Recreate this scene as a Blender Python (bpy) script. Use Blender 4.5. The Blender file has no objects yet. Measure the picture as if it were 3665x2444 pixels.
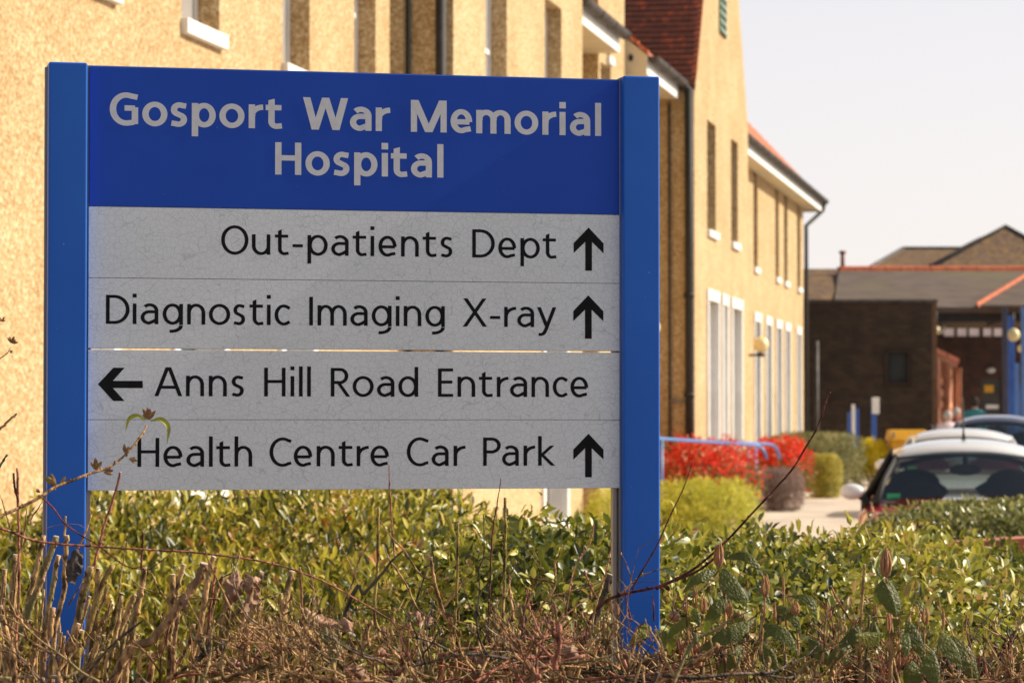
import bpy, math, random
import numpy as np
from mathutils import Vector, Matrix, Quaternion, noise
C = bpy.context.scene.collection
R = math.radians
random.seed(7)
F = 10690.0            # focal length in photograph pixels
EYE = 1.55
PITCH = math.atan(298.0 / F)
FWD = Vector((0, math.cos(PITCH), math.sin(PITCH))); UP = Vector((0, -math.sin(PITCH), math.cos(PITCH)))
CAM = Vector((0, 0, EYE))

def ray(x, y):
    return Vector(((x - 1832.5) / F, 0, 0)) + UP * ((1222 - y) / F) + FWD
def P(x, y, Y):
    """the world point seen at (x, y) of the photograph at distance Y"""
    r = ray(x, y); return CAM + r * (Y / r.y)
def ground_z(Y):
    return 0.0 if Y < 35 else min(0.5, (Y - 35) / 70.0)

# ------------------------------------------------------------------ tags
def tag(o, label=None, cat=None, group=None, kind=None):
    if label: o['label'] = label
    if cat: o['category'] = cat
    if group: o['group'] = group
    if kind: o['kind'] = kind
    return o
def empty(name, loc, rz=0.0, label=None, cat=None, group=None):
    o = bpy.data.objects.new(name, None); C.objects.link(o)
    o.location = loc; o.rotation_euler = (0, 0, rz); o.empty_display_size = 0.2
    return tag(o, label, cat, group)

# ------------------------------------------------------------------ mesh builder
class MB:
    def __init__(s):
        s.v = []; s.f = []; s.mi = []; s.sm = []
    def add(s, verts, faces, mi=0, smooth=False):
        b = len(s.v); s.v.extend([tuple(p) for p in verts])
        for f in faces:
            s.f.append(tuple(b + i for i in f)); s.mi.append(mi); s.sm.append(smooth)
    def box(s, lo, hi, mi=0):
        x0, y0, z0 = lo; x1, y1, z1 = hi
        s.add([(x0,y0,z0),(x1,y0,z0),(x1,y1,z0),(x0,y1,z0),(x0,y0,z1),(x1,y0,z1),(x1,y1,z1),(x0,y1,z1)],
              [(0,3,2,1),(4,5,6,7),(0,1,5,4),(1,2,6,5),(2,3,7,6),(3,0,4,7)], mi)
    def prism(s, poly, axis, a, b, mi=0):
        """poly in the two axes other than `axis`, extruded from a to b"""
        def pt(p, t):
            l = list(p); l.insert(axis, t); return tuple(l)
        n = len(poly)
        vs = [pt(p, a) for p in poly] + [pt(p, b) for p in poly]
        fs = [tuple(range(n)), tuple(range(2*n-1, n-1, -1))] + [(i, i+n, (i+1) % n + n, (i+1) % n) for i in range(n)]
        s.add(vs, fs, mi)
    def tube(s, pts, rad, n=6, mi=0, cap=True, smooth=True):
        pts = [Vector(p) for p in pts]
        if not hasattr(rad, '__len__'): rad = [rad] * len(pts)
        vs = []; up = None
        for i, p in enumerate(pts):
            t = (pts[min(i+1, len(pts)-1)] - pts[max(i-1, 0)])
            if t.length < 1e-9: t = Vector((0, 0, 1))
            t.normalize()
            if up is None:
                up = t.orthogonal().normalized()
            else:
                up = (up - t * up.dot(t))
                up = up.normalized() if up.length > 1e-6 else t.orthogonal().normalized()
            w = t.cross(up)
            for k in range(n):
                a = 2 * math.pi * k / n
                vs.append(p + (up * math.cos(a) + w * math.sin(a)) * rad[i])
        fs = []
        for i in range(len(pts) - 1):
            for k in range(n):
                k2 = (k + 1) % n
                fs.append((i*n+k, i*n+k2, (i+1)*n+k2, (i+1)*n+k))
        s.add(vs, fs, mi, smooth)
        if cap:
            b = len(s.v) - len(vs)
            s.f.append(tuple(b + k for k in range(n-1, -1, -1))); s.mi.append(mi); s.sm.append(False)
            e = b + (len(pts)-1)*n
            s.f.append(tuple(e + k for k in range(n))); s.mi.append(mi); s.sm.append(False)
    def ellipsoid(s, c, r, nu=16, nv=10, mi=0, rot=None):
        vs = []; 
        for j in range(nv + 1):
            th = math.pi * j / nv
            for i in range(nu):
                ph = 2*math.pi*i/nu
                p = Vector((r[0]*math.sin(th)*math.cos(ph), r[1]*math.sin(th)*math.sin(ph), r[2]*math.cos(th)))
                if rot: p = rot @ p
                vs.append(Vector(c) + p)
        fs = []
        for j in range(nv):
            for i in range(nu):
                i2 = (i+1) % nu
                if j == 0: fs.append((0, (j+1)*nu+i, (j+1)*nu+i2)) if False else fs.append((j*nu+i, (j+1)*nu+i, (j+1)*nu+i2, j*nu+i2))
                else: fs.append((j*nu+i, (j+1)*nu+i, (j+1)*nu+i2, j*nu+i2))
        s.add(vs, fs, mi, True)
    def build(s, name, mats, parent=None, loc=None, bevel=0, seg=2):
        if not isinstance(mats, (list, tuple)): mats = [mats]
        me = bpy.data.meshes.new(name); me.from_pydata(s.v, [], s.f)
        for m in mats: me.materials.append(m)
        me.polygons.foreach_set('material_index', s.mi); me.polygons.foreach_set('use_smooth', s.sm)
        me.update()
        o = bpy.data.objects.new(name, me); C.objects.link(o)
        if parent: o.parent = parent
        if loc is not None: o.location = loc
        if bevel:
            m = o.modifiers.new('b', 'BEVEL'); m.width = bevel; m.segments = seg; m.limit_method = 'ANGLE'; m.angle_limit = R(40)
            for p in me.polygons: p.use_smooth = True
            me.polygons.foreach_set('use_smooth', [True]*len(me.polygons))
            try:
                w = o.modifiers.new('w', 'WEIGHTED_NORMAL'); w.keep_sharp = True
            except Exception: pass
        return o

def catmull(pts, sub=5):
    pts = [Vector(p) for p in pts]
    if len(pts) < 3: return pts
    out = []
    for i in range(len(pts)-1):
        p0 = pts[i-1] if i else pts[0]*2 - pts[1]; p1 = pts[i]; p2 = pts[i+1]; p3 = pts[i+2] if i+2 < len(pts) else pts[i+1]*2 - pts[i]
        for k in range(sub):
            t = k / sub
            out.append(0.5*((2*p1) + (p2-p0)*t + (2*p0-5*p1+4*p2-p3)*t*t + (3*p1-p0-3*p2+p3)*t**3))
    out.append(pts[-1]); return out

# ------------------------------------------------------------------ materials
def mat(name):
    m = bpy.data.materials.new(name); m.use_nodes = True
    nt = m.node_tree; nt.nodes.clear()
    out = nt.nodes.new('ShaderNodeOutputMaterial'); b = nt.nodes.new('ShaderNodeBsdfPrincipled')
    nt.links.new(b.outputs[0], out.inputs[0])
    return m, nt, b
def node(nt, t, **kw):
    n = nt.nodes.new(t)
    for k, v in kw.items():
        if k in n.inputs: n.inputs[k].default_value = v
        else: setattr(n, k, v)
    return n
def ramp(nt, stops, interp='LINEAR'):
    r = nt.nodes.new('ShaderNodeValToRGB'); e = r.color_ramp.elements; r.color_ramp.interpolation = interp
    while len(e) < len(stops): e.new(0.5)
    for el, (p, c) in zip(e, stops):
        el.position = p; el.color = (c[0], c[1], c[2], 1)
    return r
def coords(nt, scale=(1,1,1)):
    t = nt.nodes.new('ShaderNodeTexCoord'); mp = nt.nodes.new('ShaderNodeMapping'); mp.inputs['Scale'].default_value = scale
    nt.links.new(t.outputs['Object'], mp.inputs[0]); return mp.outputs[0]
def noisy(name, c1, c2, scale=8, rough=.6, detail=4, bump=0.0, bscale=None, metallic=0, spec=.5, stretch=(1,1,1), lo=.35, hi=.65, c3=None, scale3=1.0, coat=0):
    m, nt, b = mat(name); co = coords(nt, stretch)
    n = node(nt, 'ShaderNodeTexNoise', Scale=scale, Detail=detail); nt.links.new(co, n.inputs['Vector'])
    r = ramp(nt, [(lo, c1), (hi, c2)]); nt.links.new(n.outputs[0], r.inputs[0]); col = r.outputs[0]
    if c3:
        n3 = node(nt, 'ShaderNodeTexNoise', Scale=scale3, Detail=5); nt.links.new(co, n3.inputs['Vector'])
        r3 = ramp(nt, [(.52, (0,0,0)), (.68, (1,1,1))]); nt.links.new(n3.outputs[0], r3.inputs[0])
        mx = nt.nodes.new('ShaderNodeMixRGB'); nt.links.new(r3.outputs[0], mx.inputs[0]); nt.links.new(col, mx.inputs[1]); mx.inputs[2].default_value = (*c3, 1)
        col = mx.outputs[0]
    nt.links.new(col, b.inputs['Base Color'])
    b.inputs['Roughness'].default_value = rough; b.inputs['Metallic'].default_value = metallic
    b.inputs['Specular IOR Level'].default_value = spec
    if coat: b.inputs['Coat Weight'].default_value = coat; b.inputs['Coat Roughness'].default_value = .05
    if bump:
        n2 = node(nt, 'ShaderNodeTexNoise', Scale=bscale or scale, Detail=4); nt.links.new(co, n2.inputs['Vector'])
        bp = node(nt, 'ShaderNodeBump', Distance=bump, Strength=1.0); nt.links.new(n2.outputs[0], bp.inputs['Height']); nt.links.new(bp.outputs[0], b.inputs['Normal'])
    return m
def leafmat(name, stops, rough=.3, trans=.35, spec=.4, tcol=(1,1,1)):
    m, nt, b = mat(name)
    a = node(nt, 'ShaderNodeAttribute', attribute_name='rnd')
    r = ramp(nt, stops); nt.links.new(a.outputs['Fac'], r.inputs[0])
    nt.links.new(r.outputs[0], b.inputs['Base Color']); b.inputs['Roughness'].default_value = rough; b.inputs['Specular IOR Level'].default_value = spec
    tr = nt.nodes.new('ShaderNodeBsdfTranslucent')
    mu = nt.nodes.new('ShaderNodeMixRGB'); mu.blend_type = 'MULTIPLY'; mu.inputs[0].default_value = 1; nt.links.new(r.outputs[0], mu.inputs[1]); mu.inputs[2].default_value = (*tcol, 1)
    gm = nt.nodes.new('ShaderNodeGamma'); gm.inputs[1].default_value = .75; nt.links.new(mu.outputs[0], gm.inputs[0]); nt.links.new(gm.outputs[0], tr.inputs[0])
    mx = nt.nodes.new('ShaderNodeMixShader'); mx.inputs[0].default_value = trans
    out = nt.nodes['Material Output']; nt.links.new(b.outputs[0], mx.inputs[1]); nt.links.new(tr.outputs[0], mx.inputs[2]); nt.links.new(mx.outputs[0], out.inputs[0])
    return m
def brickmat(name, c1, c2, mortar, bw=.225, bh=.075, rough=.85):
    m, nt, b = mat(name)
    t = nt.nodes.new('ShaderNodeTexCoord'); sp = nt.nodes.new('ShaderNodeSeparateXYZ'); nt.links.new(t.outputs['Object'], sp.inputs[0])
    ad = node(nt, 'ShaderNodeMath', operation='ADD'); nt.links.new(sp.outputs[0], ad.inputs[0]); nt.links.new(sp.outputs[1], ad.inputs[1])
    cb = nt.nodes.new('ShaderNodeCombineXYZ'); nt.links.new(ad.outputs[0], cb.inputs[0]); nt.links.new(sp.outputs[2], cb.inputs[1])
    br = nt.nodes.new('ShaderNodeTexBrick'); nt.links.new(cb.outputs[0], br.inputs['Vector'])
    br.inputs['Color1'].default_value = (*c1, 1); br.inputs['Color2'].default_value = (*c2, 1); br.inputs['Mortar'].default_value = (*mortar, 1)
    br.inputs['Scale'].default_value = 1; br.inputs['Brick Width'].default_value = bw; br.inputs['Row Height'].default_value = bh; br.inputs['Mortar Size'].default_value = .008
    n = node(nt, 'ShaderNodeTexNoise', Scale=3, Detail=5); nt.links.new(t.outputs['Object'], n.inputs['Vector'])
    r = ramp(nt, [(.3, (.6,.6,.6)), (.7, (1.25,1.2,1.1))]); nt.links.new(n.outputs[0], r.inputs[0])
    mx = nt.nodes.new('ShaderNodeMixRGB'); mx.blend_type = 'MULTIPLY'; mx.inputs[0].default_value = 1
    nt.links.new(br.outputs[0], mx.inputs[1]); nt.links.new(r.outputs[0], mx.inputs[2]); nt.links.new(mx.outputs[0], b.inputs['Base Color'])
    b.inputs['Roughness'].default_value = rough
    bp = node(nt, 'ShaderNodeBump', Distance=.01, Strength=.6); nt.links.new(br.outputs['Fac'], bp.inputs['Height']); bp.invert = True; nt.links.new(bp.outputs[0], b.inputs['Normal'])
    return m
M = {}
def pebbledash(name, stops, blotch):
    m, nt, b = mat(name); co = coords(nt)
    v = node(nt, 'ShaderNodeTexVoronoi', Scale=52.0); nt.links.new(co, v.inputs['Vector'])
    n0 = node(nt, 'ShaderNodeTexNoise', Scale=26, Detail=8, Roughness=.75); nt.links.new(co, n0.inputs['Vector'])
    sp = nt.nodes.new('ShaderNodeSeparateXYZ'); nt.links.new(v.outputs['Color'], sp.inputs[0])
    mxv = node(nt, 'ShaderNodeMix'); mxv.data_type = 'FLOAT'; mxv.inputs[0].default_value = .55
    nt.links.new(sp.outputs[0], mxv.inputs[2]); nt.links.new(n0.outputs[0], mxv.inputs[3])
    r = ramp(nt, stops); nt.links.new(mxv.outputs[0], r.inputs[0])
    n = node(nt, 'ShaderNodeTexNoise', Scale=1.3, Detail=6, Roughness=.6); nt.links.new(co, n.inputs['Vector'])
    r2 = ramp(nt, [(.35, blotch), (.65, (1,1,1))]); nt.links.new(n.outputs[0], r2.inputs[0])
    mx = nt.nodes.new('ShaderNodeMixRGB'); mx.blend_type = 'MULTIPLY'; mx.inputs[0].default_value = 1
    nt.links.new(r.outputs[0], mx.inputs[1]); nt.links.new(r2.outputs[0], mx.inputs[2]); nt.links.new(mx.outputs[0], b.inputs['Base Color'])
    b.inputs['Roughness'].default_value = .9; b.inputs['Specular IOR Level'].default_value = .2
    bp = node(nt, 'ShaderNodeBump', Distance=.008, Strength=.7); nt.links.new(v.outputs['Distance'], bp.inputs['Height']); nt.links.new(bp.outputs[0], b.inputs['Normal'])
    return m
M['bark'] = noisy('brown_bark', (.10,.06,.035), (.19,.12,.07), 60, .8, stretch=(1,1,.25))
M['dash'] = pebbledash('pebbledash', [(.18, (.25,.14,.055)), (.36, (.43,.285,.135)), (.52, (.54,.39,.205)), (.74, (.70,.57,.38))], (.86,.82,.76))
M['white'] = noisy('white_paint', (.74,.73,.70), (.82,.81,.79), 5, .5)
M['cream'] = noisy('cream_paint', (.62,.53,.36), (.70,.61,.43), 3, .6)
M['black'] = noisy('black_iron', (.016,.014,.013), (.032,.028,.026), 12, .7)
M['gutter'] = noisy('weathered_gutter', (.032,.026,.023), (.085,.07,.06), 6, .6)
M['frame'] = noisy('grey_frame', (.5,.48,.45), (.6,.58,.55), 6, .4)
def tiles(name, c1, c2, c3, row, axis):
    m, nt, b = mat(name)
    t = nt.nodes.new('ShaderNodeTexCoord'); sp = nt.nodes.new('ShaderNodeSeparateXYZ'); nt.links.new(t.outputs['Object'], sp.inputs[0])
    cb = nt.nodes.new('ShaderNodeCombineXYZ'); nt.links.new(sp.outputs[axis], cb.inputs[0]); nt.links.new(sp.outputs[2], cb.inputs[1])
    br = nt.nodes.new('ShaderNodeTexBrick'); nt.links.new(cb.outputs[0], br.inputs['Vector'])
    br.inputs['Color1'].default_value = (*c1, 1); br.inputs['Color2'].default_value = (*c2, 1); br.inputs['Mortar'].default_value = (c1[0]*.8, c1[1]*.8, c1[2]*.8, 1)
    br.inputs['Scale'].default_value = 1; br.inputs['Brick Width'].default_value = .17; br.inputs['Row Height'].default_value = row; br.inputs['Mortar Size'].default_value = .006
    n = node(nt, 'ShaderNodeTexNoise', Scale=7, Detail=3); nt.links.new(t.outputs['Object'], n.inputs['Vector'])
    r = ramp(nt, [(.55, (0,0,0)), (.68, (1,1,1))]); nt.links.new(n.outputs[0], r.inputs[0])
    mx = nt.nodes.new('ShaderNodeMixRGB'); nt.links.new(r.outputs[0], mx.inputs[0]); nt.links.new(br.outputs[0], mx.inputs[1]); mx.inputs[2].default_value = (*c3, 1)
    mu = nt.nodes.new('ShaderNodeMixRGB'); mu.inputs[2].default_value = (c1[0]*.7, c1[1]*.7, c1[2]*.7, 1)
    nt.links.new(br.outputs['Fac'], mu.inputs[0]); nt.links.new(mx.outputs[0], mu.inputs[1])
    nt.links.new(mu.outputs[0], b.inputs['Base Color']); b.inputs['Roughness'].default_value = .8
    return m
M['tile_side'] = tiles('clay_tiles_shaded', (.115,.042,.028), (.19,.065,.036), (.40,.095,.032), .10, 0)  # darker copy of the clay, shade of the camera-facing slopes put into colour
M['tile_front'] = tiles('clay_tiles_sunlit', (.42,.14,.07), (.5,.19,.10), (.6,.2,.09), .12, 1)  # brighter copy of the clay, sunlight on these slopes put into colour
M['orange_tile'] = noisy('orange_clay', (.46,.10,.035), (.58,.155,.055), 4, .7)
M['slate'] = noisy('grey_slates', (.12,.09,.073), (.16,.122,.10), 2.0, .85, spec=.12, c3=(.16,.13,.08), scale3=.35, stretch=(1,1,3))
M['old_slate'] = noisy('lichened_slates', (.10,.062,.038), (.21,.14,.09), 7, .9, spec=.1, c3=(.24,.14,.06), scale3=2.2)
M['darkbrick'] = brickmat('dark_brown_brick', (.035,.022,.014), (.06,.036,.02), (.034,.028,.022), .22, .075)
M['redbrick'] = brickmat('red_brown_brick', (.18,.06,.03), (.26,.095,.045), (.12,.1,.085))
M['orangebrick'] = brickmat('orange_brick', (.45,.13,.075), (.52,.17,.1), (.30,.2,.15), .075, .4)
def glass(name, c, rough=.08):
    m, nt, b = mat(name); b.inputs['Base Color'].default_value = (*c, 1); b.inputs['Roughness'].default_value = rough; b.inputs['Specular IOR Level'].default_value = .6
    co = coords(nt); n = node(nt, 'ShaderNodeTexNoise', Scale=1.2, Detail=2); nt.links.new(co, n.inputs['Vector'])
    r = ramp(nt, [(.3, tuple(x*.8 for x in c)), (.7, c)]); nt.links.new(n.outputs[0], r.inputs[0]); nt.links.new(r.outputs[0], b.inputs['Base Color'])
    return m
M['pane'] = glass('window_glass', (.06,.07,.085))
M['blind'] = glass('pale_blind_behind_glass', (.42,.40,.38), .15)
M['concrete'] = noisy('pale_paving', (.50,.42,.34), (.60,.52,.43), 1.5, .9, c3=(.42,.36,.29), scale3=.6)
M['asphalt'] = noisy('asphalt', (.045,.045,.045), (.07,.068,.065), 30, .9)
M['soil'] = noisy('soil', (.05,.035,.02), (.11,.08,.05), 14, .95, bump=.02)
M['grey_metal'] = noisy('grey_metal', (.2,.2,.21), (.28,.28,.29), 9, .4)
M['blue'] = noisy('light_blue_rail_paint', (.07,.17,.42), (.10,.22,.50), 6, .4)
M['blue2'] = noisy('royal_blue_paint', (.015,.07,.33), (.03,.11,.42), 4, .4)
M['yellow'] = noisy('yellow_plastic', (.60,.29,.006), (.68,.35,.01), 4, .5)

# ------------------------------------------------------------------ leaf clouds
LV = np.array([(0,0,0),(.33,-.42,.05),(.33,0,-.04),(.33,.42,.05),(.7,-.42,.02),(.7,0,-.06),(.7,.42,.02),(1,0,-.14)], dtype=np.float32)
LF = [(0,1,2),(0,2,3),(1,4,5,2),(2,5,6,3),(4,7,5),(5,7,6)]
def leaf_mesh(name, pos, ax, nr, L, W, rnd, m, parent=None, verts=LV, faces=LF, smooth=True):
    """pos, ax (leaf axis), nr (leaf normal): (n,3) arrays; L, W: (n,)"""
    n = len(pos)
    ax = ax / np.linalg.norm(ax, axis=1, keepdims=True)
    nr = nr - ax * np.sum(ax*nr, axis=1, keepdims=True); nr /= (np.linalg.norm(nr, axis=1, keepdims=True) + 1e-9)
    sd = np.cross(nr, ax)
    k = len(verts)
    V = pos[:,None,:] + ax[:,None,:]*(verts[None,:,0,None]*L[:,None,None]) + sd[:,None,:]*(verts[None,:,1,None]*W[:,None,None]) + nr[:,None,:]*(verts[None,:,2,None]*L[:,None,None])
    V = V.reshape(-1, 3)
    base = np.arange(n)*k
    li = []; lt = []
    flat = [i for f in faces for i in f]; sizes = [len(f) for f in faces]
    loops = (base[:,None] + np.array(flat)[None,:]).reshape(-1)
    tot = np.tile(np.array(sizes), n); start = np.concatenate([[0], np.cumsum(tot)[:-1]])
    me = bpy.data.meshes.new(name)
    me.vertices.add(len(V)); me.vertices.foreach_set('co', V.astype(np.float32).reshape(-1))
    me.loops.add(len(loops)); me.loops.foreach_set('vertex_index', loops.astype(np.int32))
    me.polygons.add(len(tot)); me.polygons.foreach_set('loop_start', start.astype(np.int32)); me.polygons.foreach_set('loop_total', tot.astype(np.int32))
    me.polygons.foreach_set('use_smooth', [smooth]*len(tot))
    me.materials.append(m)
    a = me.attributes.new('rnd', 'FLOAT', 'FACE'); a.data.foreach_set('value', np.repeat(rnd, len(faces)).astype(np.float32))
    me.update(calc_edges=True)
    o = bpy.data.objects.new(name, me); C.objects.link(o)
    if parent: o.parent = parent
    return o
def shrub(name, loc, size, n, L, W, m, label, cat='shrub', group=None, rz=0.0, power=2.6, seed=1, shell=.35, lump=.14, up=.35, rfun=None, stem_mat=None, nst=14, lumpf=2.2, hemi=-.9, aspect_jit=.3, inner=.25, spikes=0):
    """a bush: size=(half x, half y, height); leaves fill a lumpy outer shell; > foliage, branches"""
    rg = np.random.default_rng(seed)
    root = empty(name, loc, rz, label, cat, group)
    hx, hy, H = size
    d = rg.normal(size=(n*2, 3)); d[:,2] = np.abs(d[:,2])*np.where(rg.random(n*2) < (.25 if power < 3.7 else .42), -.4 if power < 3.7 else -.95, 1); d /= np.linalg.norm(d, axis=1, keepdims=True)
    d = d[:n]
    p = power
    rr = (np.abs(d[:,0])**p + np.abs(d[:,1])**p + np.abs(d[:,2])**p) ** (-1/p)
    lum = np.array([noise.noise(Vector((float(a[0])*lumpf*hx*1.5 + seed*7.3, float(a[1])*lumpf*hy*1.5, float(a[2])*lumpf*H))) for a in d])
    lum2 = np.array([noise.noise(Vector((float(a[0])*lumpf*hx*5 + seed*3.3, float(a[1])*lumpf*hy*5, float(a[2])*lumpf*H*4))) for a in d])
    t = 1 - shell*rg.random(n)**1.6
    isin = rg.random(n) < inner; t = np.where(isin, rg.uniform(.35, .8, n), t)
    r = rr * (1 + lump*lum + lump*.5*lum2) * t
    if spikes: r *= 1 + spikes*(rg.random(n)**6)
    hz = H*.52; cz = H*.48
    pos = np.stack([d[:,0]*r*hx, d[:,1]*r*hy, cz + d[:,2]*r*hz], axis=1)
    pos[:,2] = np.maximum(pos[:,2], .03)
    out = d/np.array([hx, hy, hz]); out /= np.linalg.norm(out, axis=1, keepdims=True)
    nr = out + rg.normal(size=(n,3))*.55 + np.array([0,0,up])
    ax = rg.normal(size=(n,3)) + out*.5 + np.array([0,0,up*1.2])
    Ls = L*rg.uniform(1-aspect_jit, 1+aspect_jit, n); Ws = W*rg.uniform(1-aspect_jit, 1+aspect_jit, n)
    rnd = np.clip(rg.normal(.5, .2, n) + lum*.5, 0, 1)
    if rfun is not None: rnd = rfun(pos, d, rnd, rg, size)
    leaf_mesh('foliage', pos, ax, nr, Ls, Ws, rnd, m, root)
    b = MB()
    for i in range(nst):
        a = rg.uniform(0, 6.283); q = rg.uniform(.3, .8); 
        e = Vector((math.cos(a)*hx*q, math.sin(a)*hy*q, H*rg.uniform(.6, .9)))
        s0 = Vector((math.cos(a)*hx*.3*q, math.sin(a)*hy*.5*q, 0)); md = (s0+e)/2 + Vector((rg.normal()*.05, rg.normal()*.05, 0))
        b.tube(catmull([s0, md, e], 4), [.012 - .0007*k for k in range(9)], 5)
    b.build('branches', stem_mat or M['bark'], root)
    return root
# ------------------------------------------------------------------ lettering: humanist sans strokes drawn with an elliptical pen
def arc(cx, cy, rx, ry, a0, a1, n=22):
    return [(cx + rx*math.cos(R(a0 + (a1-a0)*i/n)), cy + ry*math.sin(R(a0 + (a1-a0)*i/n))) for i in range(n+1)]
def cm2(pts, sub=7):
    return [(p.x, p.y) for p in catmull([(x, y, 0) for x, y in pts], sub)]
def glyph(ch, W, w, h, xh, asc=1.05, desc=-.29):
    """list of ('s', polyline) strokes and ('d', p0, p1) diagonals cut horizontally and ('r', x0,y0,x1,y1)"""
    a = w/2; b = h/2; S = []
    st = lambda x, y0, y1: S.append(('r', x-a, y0, x+a, y1))
    hb = lambda x0, x1, y: S.append(('r', x0, y-b, x1, y+b))
    so = lambda pts: S.append(('s', pts))
    dg = lambda p, q, k=1.06: S.append(('d', p, q, w*k))
    ov = .012
    if ch in 'oO':
        t = 1 if ch == 'O' else xh
        so(arc(W/2, t/2, W/2-a, t/2-b+ov, 0, 360, 40))
    elif ch in 'nhm':
        st(a, 0, xh if ch != 'h' else asc)
        k = 2 if ch == 'm' else 1; seg = (W - w)/k; ry = .27 if w < .16 else .23
        for i in range(k):
            x0 = a + seg*i
            so([(x0+ (0 if w < .16 else a*.3), xh-b-ry-.02)] + arc(x0+seg/2, xh-b-ry+ov, seg/2, ry, 172, 0, 20) + [(x0+seg, 0)])
    elif ch == 'u':
        st(W-a, 0, xh); ry = .27
        so([(a, xh)] + arc(W/2, b+ry-ov, W/2-a, ry, 180, 352, 20))
    elif ch == 'r':
        st(a, 0, xh); ry = .30 if w < .16 else .26
        so([(a+(0 if w < .16 else a*.2), xh-b-ry-.03)] + arc(W+.02, xh-b-ry+.005, W-a+.02, ry, 172, 92, 12))
    elif ch in 'pdg':
        cx = W/2 + (.012 if ch == 'p' else -.012)
        so(arc(cx, xh/2, W/2-a-.012, xh/2-b+ov, 0, 360, 36))
        if ch == 'p': st(a, desc, xh)
        elif ch == 'd': st(W-a, 0, asc)
        else:
            st(W-a, -.02, xh); so(arc(W/2-.06, -.04, W/2-a+.06, .25-b, 0, -98, 16))
    elif ch == 'a':
        ry = .20; by = .43*xh/.71
        so([(W-a, 0)] + arc(W/2+.01, xh-b-ry+ov, W/2-a-.01, ry, 0, 138, 18))
        cy = (by + b - ov)/2; rb = (by - b + ov)/2
        so([(W-a, by)] + arc(W*.48, cy, W*.48-a, rb, 90, 270, 20) + cm2([(W*.48, b-ov), (W*.72, b+.05), (W-a, .17)], 5)[1:])
    elif ch == 'e':
        so(arc(W/2, xh/2, W/2-a, xh/2-b+ov, -4, 296, 32) + [(W*.93, b+.055)]); hb(a*.8, W-a*.9, xh*.47)
    elif ch in 'cC':
        t = 1 if ch == 'C' else xh; k = .60 if ch == 'c' else .60
        e = 62 if ch == 'C' else 58
        so(arc(W*k, t/2, W*k-a, t/2-b+ov, e, 360-e, 30)); 
        y1 = t/2 + (t/2-b+ov)*math.sin(R(e)); x1 = W*k + (W*k-a)*math.cos(R(e))
        so([(x1-.01, y1+.004), (W-.01, y1-.035)]); so([(x1-.01, t-y1-.004), (W-.01, t-y1+.03)])
    elif ch == 'G':
        so([(W-.02, 1-b-.05)] + arc(W*.58, .5, W*.58-a, .5-b+ov, 72, 275, 34) + [(W*.80, b+.012), (W-a*.95, b+.05)])
        st(W-a, .045, .56); hb(W*.52, W-a, .5+b*.4)
    elif ch == 's':
        ry = (xh-2*b)/4+ov/2; rx = W/2-a
        so([(W-.045, xh-b-.022)] + arc(W*.53, xh-b-ry+ov, rx, ry, 66, 222, 16) + arc(W*.47, b+ry-ov, rx, ry, 42, -112, 16) + [(.035, b+.022)])
    elif ch == 't':
        x = W*.36; top = .89 if w < .16 else .93
        so([(x, xh-.02), (x, .25)] + arc(x+.17, .22, .17, .22-b+ov, 182, 262, 10) + [(W, b+.012)])
        S.append(('q', [(x-a, xh-.03), (x+a, xh-.03), (x+a, top), (x-a, top-.055)]))
        hb(0, W*.97, xh-b)
    elif ch == 'i':
        st(W/2, 0, xh); S.append(('r', W/2-a*1.06, asc-w*1.02, W/2+a*1.06, asc))
    elif ch == 'l': st(W/2, 0, asc)
    elif ch == 'I': st(W/2, 0, 1)
    elif ch == '-': hb(0, W, .33)
    elif ch == 'H': st(a, 0, 1); st(W-a, 0, 1); hb(a, W-a, .52)
    elif ch == 'E':
        st(a, 0, 1); hb(a, W, 1-b); hb(a, W*.95, .52); hb(a, W, b)
    elif ch == 'D':
        st(a, 0, 1); so([(a, 1-b), (W*.36, 1-b)] + arc(W*.36, .5, W*.64-a, .5-b, 90, -90, 26) + [(a, b)])
    elif ch in 'PR':
        st(a, 0, 1); k = .44
        so([(a, 1-b), (W*.48, 1-b)] + arc(W*.48, (1+k)/2, (W if ch == 'P' else W*.9)-W*.48-a, (1-k)/2-b, 90, -90, 20) + [(a, k+b)])
        if ch == 'R': dg((W*.42, k+.02), (W-w*.55, 0))
    elif ch == 'A':
        k = w*.53; dg((k, 0), (W/2-k*.4, 1)); dg((W-k, 0), (W/2+k*.4, 1)); hb(W*.22, W*.78, .31)
    elif ch == 'X':
        k = w*.6; dg((k, 0), (W-k-.02, 1), 1.15); dg((k+.02, 1), (W-k, 0), 1.15)
    elif ch == 'y':
        k = w*.53; dg((k, xh), (W*.5, .03)); 
        p0 = (W-k, xh); p1 = (W*.44, -.12)
        dg(p0, p1); so(cm2([(W*.445, -.105), (W*.36, -.21), (W*.22, -.27+b*.2), (W*.08, -.275+b*.4)], 5))
    elif ch == 'k':
        st(a, 0, asc); k = w*.6; dg((W-k-.03, xh), (w*.95+a*.2, .38), 1.2); dg((w*1.0+a*.3, .38), (W-k, 0), 1.2)
    elif ch == 'W':
        k = w*.55; dg((k, 1), (W*.27, 0), 1.15); dg((W*.27, 0), (W*.5-.005, 1), 1.1); dg((W*.5+.005, 1), (W*.73, 0), 1.1); dg((W-k, 1), (W*.73, 0), 1.15)
    elif ch == 'M':
        st(a, 0, 1); st(W-a, 0, 1); k = w*.62; dg((k*1.02, 1), (W/2, 0), 1.2); dg((W-k*1.02, 1), (W/2, 0), 1.2)
    return S
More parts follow.
